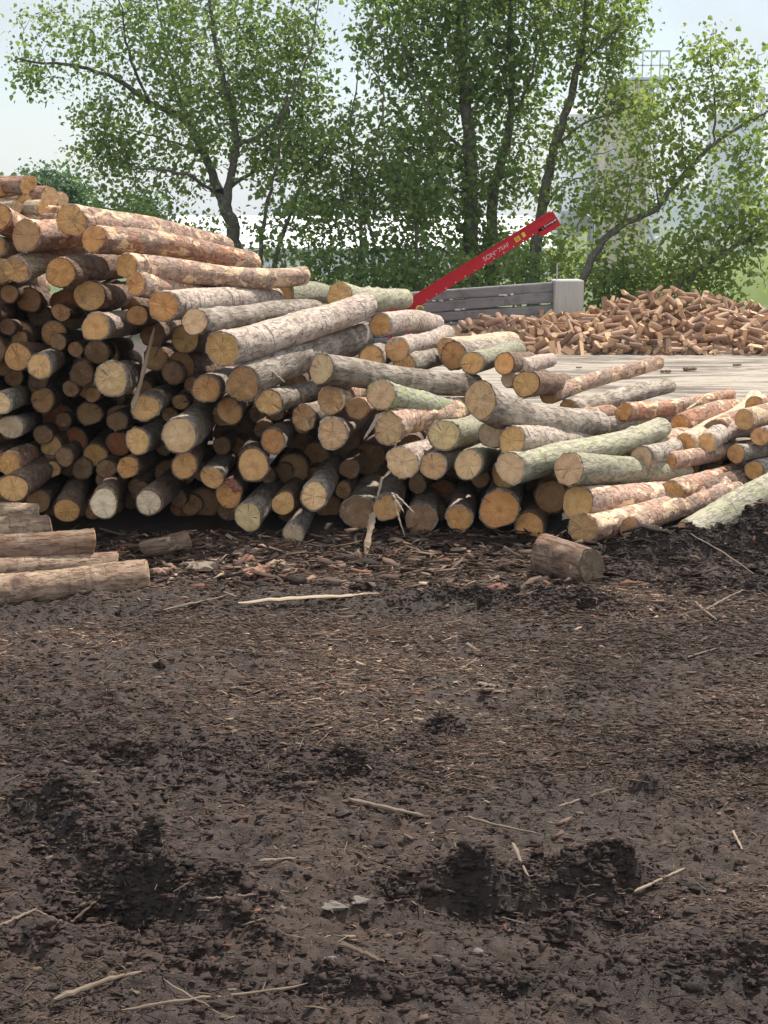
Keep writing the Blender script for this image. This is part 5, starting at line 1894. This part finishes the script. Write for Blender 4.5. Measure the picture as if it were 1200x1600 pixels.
r = tree('leafy_tree', 'distant small tree above the white building roof', 90, [(.2, .05, [(485, 420), (484, 350), (482, 325)])], [(485, 328, 38, 16, 70), (470, 320, 20, 12, 20)], LEAF3, .25, 26, 1, 51, .5)
r = tree('leafy_tree', 'distant shrubby tree seen low beneath the wide dark poplar', 58, [(.15, .05, [(215, 420), (215, 350), (215, 325)])], [(220, 330, 40, 14, 50)], LEAF3, .2, 22, 1, 52, .4)

# ------------------------------------------------------------------ far buildings
m_, nt_, out_ = new_mat('white_sheet_cladding')
N = NT(nt_)
v, vo, oi = objvec(N)
f = N.noise(v, .8, 4, .6)
N.bsdf(out_, N.mix(f, (0.72, 0.72, 0.71), (0.84, 0.84, 0.83)), 0.6)
WCL = m_
m_, nt_, out_ = new_mat('grey_roof_sheet')
N = NT(nt_)
v, vo, oi = objvec(N)
N.bsdf(out_, N.mix(N.noise(v, 2, 4), (0.74, 0.745, 0.75), (0.84, 0.845, 0.85)), 0.5)
RCL = m_
BY = 66.0
a, b = at(150, 345, BY), at(860, 345, BY)
hall = empty('white_hall', (a.x, BY, 0))
tag(hall, 'long low white hall seen between the tree trunks', 'building')
Lh = b.x - a.x
mb = MB()
mb.box((Lh / 2, 6, .6), Lh, 12, 1.2, None)
for k in range(int(Lh / 1.1)):
    mb.box((.55 + k * 1.1, -.03, .6), .06, .06, 1.18, None)
mb.build('wall', WCL, hall)
mb = MB()
V = [(-.3, -.4, 1.12), (Lh + .3, -.4, 1.12), (Lh + .3, 6, 2.6), (-.3, 6, 2.6), (-.3, 12.4, 1.12), (Lh + .3, 12.4, 1.12)]
V += [(x, y, z + .1) for x, y, z in V]
mesh_from('roof', V, [(0, 3, 2, 1), (3, 4, 5, 2), (6, 7, 8, 9), (9, 8, 11, 10), (0, 1, 7, 6), (4, 10, 11, 5), (0, 6, 9, 3), (3, 9, 10, 4), (1, 2, 8, 7), (2, 5, 11, 8)], RCL, hall)

m_, nt_, out_ = new_mat('blue_white_silo_steel')
N = NT(nt_)
v, vo, oi = objvec(N)
f = N.noise(N.mapping(v, (1, 1, .15)), 3, 4, .6)
N.bsdf(out_, N.mix(f, (0.64, 0.69, 0.73), (0.80, 0.84, 0.87)), 0.45)
SILO = m_
m_, nt_, out_ = new_mat('beige_concrete')
N = NT(nt_)
v, vo, oi = objvec(N)
f = N.noise(N.mapping(v, (1, 1, .3)), 4, 5, .7)
N.bsdf(out_, N.mix(f, (0.42, 0.375, 0.30), (0.60, 0.545, 0.445)), 0.85)
BEI = m_


def lathe(mb, c, prof, n=28):
    V, fs = [], []
    for (r, z) in prof:
        for j in range(n):
            th = 2 * math.pi * j / n
            V.append((c[0] + r * math.cos(th), c[1] + r * math.sin(th), z))
    for i in range(len(prof) - 1):
        for j in range(n):
            k = (j + 1) % n
            fs.append((i * n + j, i * n + k, (i + 1) * n + k, (i + 1) * n + j))
    fs.append(tuple(range(n))[::-1])
    m = (len(prof) - 1) * n
    fs.append(tuple(range(m, m + n)))
    mb.add(V, fs)


SY = 75.0
sc = SY / F


def zpx(py, Y=SY):
    return at(600, py, Y).z


def silo(px0, px1, ptop, pbot, label, seams, body, rail=None, hopper=True):
    a, b = at(px0, ptop, SY), at(px1, ptop, SY)
    R = (b.x - a.x) / 2
    root = empty('silo', ((a.x + b.x) / 2, SY, 0))
    tag(root, label, 'silo')
    mb = MB()
    zt, zb = zpx(ptop), zpx(pbot)
    prof = [(R, zb)]
    for s in sorted(seams, reverse=True):
        z = zpx(s)
        prof += [(R, z - .06), (R + .05, z - .04), (R + .05, z + .04), (R, z + .06)]
    prof += [(R, zt)]
    if hopper:
        prof = [(R * .25, zb - 1.3), (R * .98, zb - .03)] + prof
    lathe(mb, (0, 0), prof)
    mb.build('tank', body, root, False)
    mb = MB()
    lathe(mb, (0, 0), [(R + .08, zt - .02), (R + .08, zt + .05), (R * .3, zt + .4), (.02, zt + .42)])
    mb.build('lid', RCL, root, False)
    if rail:
        mb = MB()
        for k in range(16):
            th = 2 * math.pi * k / 16
            mb.tube([(R * math.cos(th), R * math.sin(th), zt), (R * math.cos(th), R * math.sin(th), zt + rail)], .035, 5)
        for h in (.5, 1.0):
            mb.tube([(R * math.cos(t), R * math.sin(t), zt + rail * h) for t in np.linspace(0, 2 * math.pi, 25)], .035, 5)
        mb.build('railing', GALV, root)
    for th in (.8, 2.3, 3.9, 5.4):
        mb = MB()
        mb.tube([(R * .95 * math.cos(th), R * .95 * math.sin(th), 0), (R * .95 * math.cos(th), R * .95 * math.sin(th), zb + .3)], .10, 8)
        mb.build('leg', GALV, root)
    return root, R


silo(1108, 1192, 180, 310, 'pale blue steel silo with a railing round its lid, near the edge', [232, 306], SILO, 1.3)
silo(866, 942, 182, 330, 'pale blue steel silo behind the sunlit poplar', [235, 290], SILO, None)
silo(956, 1030, 318, 382, 'squat pale silo tank below the beige tower', [372], SILO, None)
SY2 = 73.0
a, b = at(941, 150, SY2), at(1010, 150, SY2)
tw = empty('concrete_tower', ((a.x + b.x) / 2, SY2, 0))
tag(tw, 'tall beige concrete tower with a railed platform on top', 'tower')
w = b.x - a.x
mb = MB()
zz = [0] + [zpx(s, SY2) for s in (291, 226, 159, 128)]
for z0, z1 in zip(zz, zz[1:]):
    mb.box((0, 0, (z0 + z1) / 2), w, w, z1 - z0 - .06, None, .05)
mb.box((0, 0, zz[-1] / 2), w * .96, w * .96, zz[-1] - .2, None)
mb.build('shaft', BEI, tw)
mb = MB()
zt = zz[-1]
p0, p1 = at(985, 83, SY2) - tw.location, at(1039, 83, SY2) - tw.location
mb.box(((p0.x + p1.x) / 2, -.1, zt + .06), p1.x - p0.x + .2, w * .9, .12, None)
mb.build('platform', GALV, tw)
mb = MB()
ztop_ = zpx(84, SY2)
for xx in np.linspace(p0.x, p1.x, 5):
    for yy in (-w * .5,):
        mb.box((xx, yy, (zt + ztop_) / 2), .06, .06, ztop_ - zt, None)
for yy in (-w * .5,):
    mb.box(((p0.x + p1.x) / 2, yy, ztop_), p1.x - p0.x + .09, .07, .07, None)
    mb.box(((p0.x + p1.x) / 2, yy, (zt + ztop_) / 2), p1.x - p0.x + .09, .06, .06, None)
mb.build('railing', GALV, tw)
mb = MB()
for px in (1013, 1022, 1033):
    q = at(px, 200, SY2) - tw.location
    mb.box((q.x, -w * .3, zt / 2), .12, .12, zt, None)
for k in range(22):
    q = at(1017.5, 200, SY2) - tw.location
    mb.box((q.x, -w * .3, .5 + k * .42), .3, .05, .05, None)
mb.build('ladder', WCL, tw)
mb = MB()
q0, q1 = at(950, 222, SY2 - 1.6) - tw.location, at(975, 272, SY2 - 1.6) - tw.location
mb.tube([q0, q1], .09, 8)
q0, q1 = at(1008, 345, SY2 - 1.6) - tw.location, at(1028, 390, SY2 - 1.6) - tw.location
mb.tube([q1, q0, at(975, 272, SY2 - 1.6) - tw.location], .09, 8)
mb.build('chute_pipe', GALV, tw)

# grassy bank at the edge of the yard and far hills
m_, nt_, out_ = new_mat('mown_grass_bank')
N = NT(nt_)
tc = N.n('ShaderNodeTexCoord')
f = N.noise(tc.outputs['Object'], 1.5, 6, .7)
N.bsdf(out_, N.mix(f, (0.085, 0.125, 0.03), (0.17, 0.21, 0.06)), .9, f, .5, .05)
q = at(1200, 396, 46)
V, fs = [], []
nu, nv = 40, 16
for j in range(nv + 1):
    for i in range(nu + 1):
        u, w_ = i / nu * 2 - 1, j / nv * 2 - 1
        hgt = max(0, (1 - u * u)) ** .7 * max(0, 1 - w_ * w_) ** .8
        V.append((q.x + 1.0 + u * 5.5, 46 + w_ * 5, (q.z + .1) * hgt - .1 + .05 * float(vnoise(u * 7, w_ * 7, 3))))
for j in range(nv):
    for i in range(nu):
        a = j * (nu + 1) + i
        fs.append((a, a + 1, a + nu + 2, a + nu + 1))
o = mesh_from('grass_bank', V, fs, m_, smooth=True)
tag(o, kind='structure')
m_, nt_, out_ = new_mat('forested_hill')
N = NT(nt_)
tc = N.n('ShaderNodeTexCoord')
f = N.noise(tc.outputs['Object'], .02, 6, .7)
N.bsdf(out_, N.mix(f, (0.03, 0.06, 0.025), (0.06, 0.10, 0.04)), .95)
V, fs = [], []
nu, nv = 120, 8
for j in range(nv + 1):
    for i in range(nu + 1):
        x = -1500 + 3000 * i / nu
        prof = max(0, 1 - (2 * j / nv - 1) ** 2)
        hh = (46 + 14 * float(fbm(np.array([x * .002]), np.array([3.0]), 4, 4)[0])) * min(1, max(0.12, (x - 150) / 250))
        V.append((x, 1700 + 500 * (j / nv), hh * prof - 2))
for j in range(nv):
    for i in range(nu):
        a = j * (nu + 1) + i
        fs.append((a, a + 1, a + nu + 2, a + nu + 1))
o = mesh_from('hills', V, fs, m_, smooth=True)
tag(o, kind='structure')

# ------------------------------------------------------------------ air
m_ = bpy.data.materials.new('thin_air')
m_.use_nodes = True
m_.node_tree.nodes.clear()
out_ = m_.node_tree.nodes.new('ShaderNodeOutputMaterial')
vol = m_.node_tree.nodes.new('ShaderNodeVolumePrincipled')
vol.inputs['Color'].default_value = (0.80, 0.88, 1.0, 1)
vol.inputs['Density'].default_value = 0.00035
m_.node_tree.links.new(vol.outputs[0], out_.inputs['Volume'])
mb = MB()
mb.box((0, 1500, 38), 5400, 3140, 84)
hz_ = mb.build('haze', m_)
tag(hz_, 'thin pale summer haze over the yard and the far hills', 'haze', kind='stuff')

# ------------------------------------------------------------------ light
AZ, EL = math.radians(32), math.radians(60)
Sd = Vector((math.sin(AZ) * math.cos(EL), math.cos(AZ) * math.cos(EL), math.sin(EL)))
sun = bpy.data.objects.new('sun', bpy.data.lights.new('sun', 'SUN'))
COL.objects.link(sun)
sun.data.energy = 4.5
sun.data.angle = math.radians(2.0)
sun.data.color = (1.0, 0.94, 0.85)
sun.rotation_euler = Sd.to_track_quat('Z', 'Y').to_euler()
sun.location = (20, 10, 30)
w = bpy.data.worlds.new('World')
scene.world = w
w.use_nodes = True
nt = w.node_tree
nt.nodes.clear()
N = NT(nt)
out = N.n('ShaderNodeOutputWorld')
sky = N.n('ShaderNodeTexSky', sky_type='NISHITA')
sky.sun_disc = False
sky.sun_elevation = EL
sky.sun_rotation = AZ
sky.air_density = 1.2
sky.dust_density = 0.7
bg1 = N.n('ShaderNodeBackground')
N.link(sky.outputs[0], bg1.inputs[0])
bg1.inputs[1].default_value = 0.10
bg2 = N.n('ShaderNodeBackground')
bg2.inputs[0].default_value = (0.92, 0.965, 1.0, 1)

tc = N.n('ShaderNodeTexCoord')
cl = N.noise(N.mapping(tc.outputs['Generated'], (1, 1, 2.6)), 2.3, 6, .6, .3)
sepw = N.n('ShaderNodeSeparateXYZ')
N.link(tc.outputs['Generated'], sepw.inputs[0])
N.link(N.math('MULTIPLY', N.math('ADD', 1.0, N.math('MULTIPLY', N.ramp(sepw.outputs['Y'], 0.2, -0.8), 0.85)), 0.52), bg2.inputs[1])  # extra sky brightness added behind the camera to light the log ends
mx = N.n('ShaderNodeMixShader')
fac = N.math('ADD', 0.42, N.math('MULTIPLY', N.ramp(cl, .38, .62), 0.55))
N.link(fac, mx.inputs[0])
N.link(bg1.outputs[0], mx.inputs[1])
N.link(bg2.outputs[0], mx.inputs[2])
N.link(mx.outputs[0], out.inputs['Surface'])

scene.view_settings.view_transform = 'Standard'
scene.view_settings.look = 'None'
scene.view_settings.exposure = 0.7
scene.view_settings.gamma = 1.0
scene.cycles.max_bounces = 8
scene.cycles.use_denoising = True
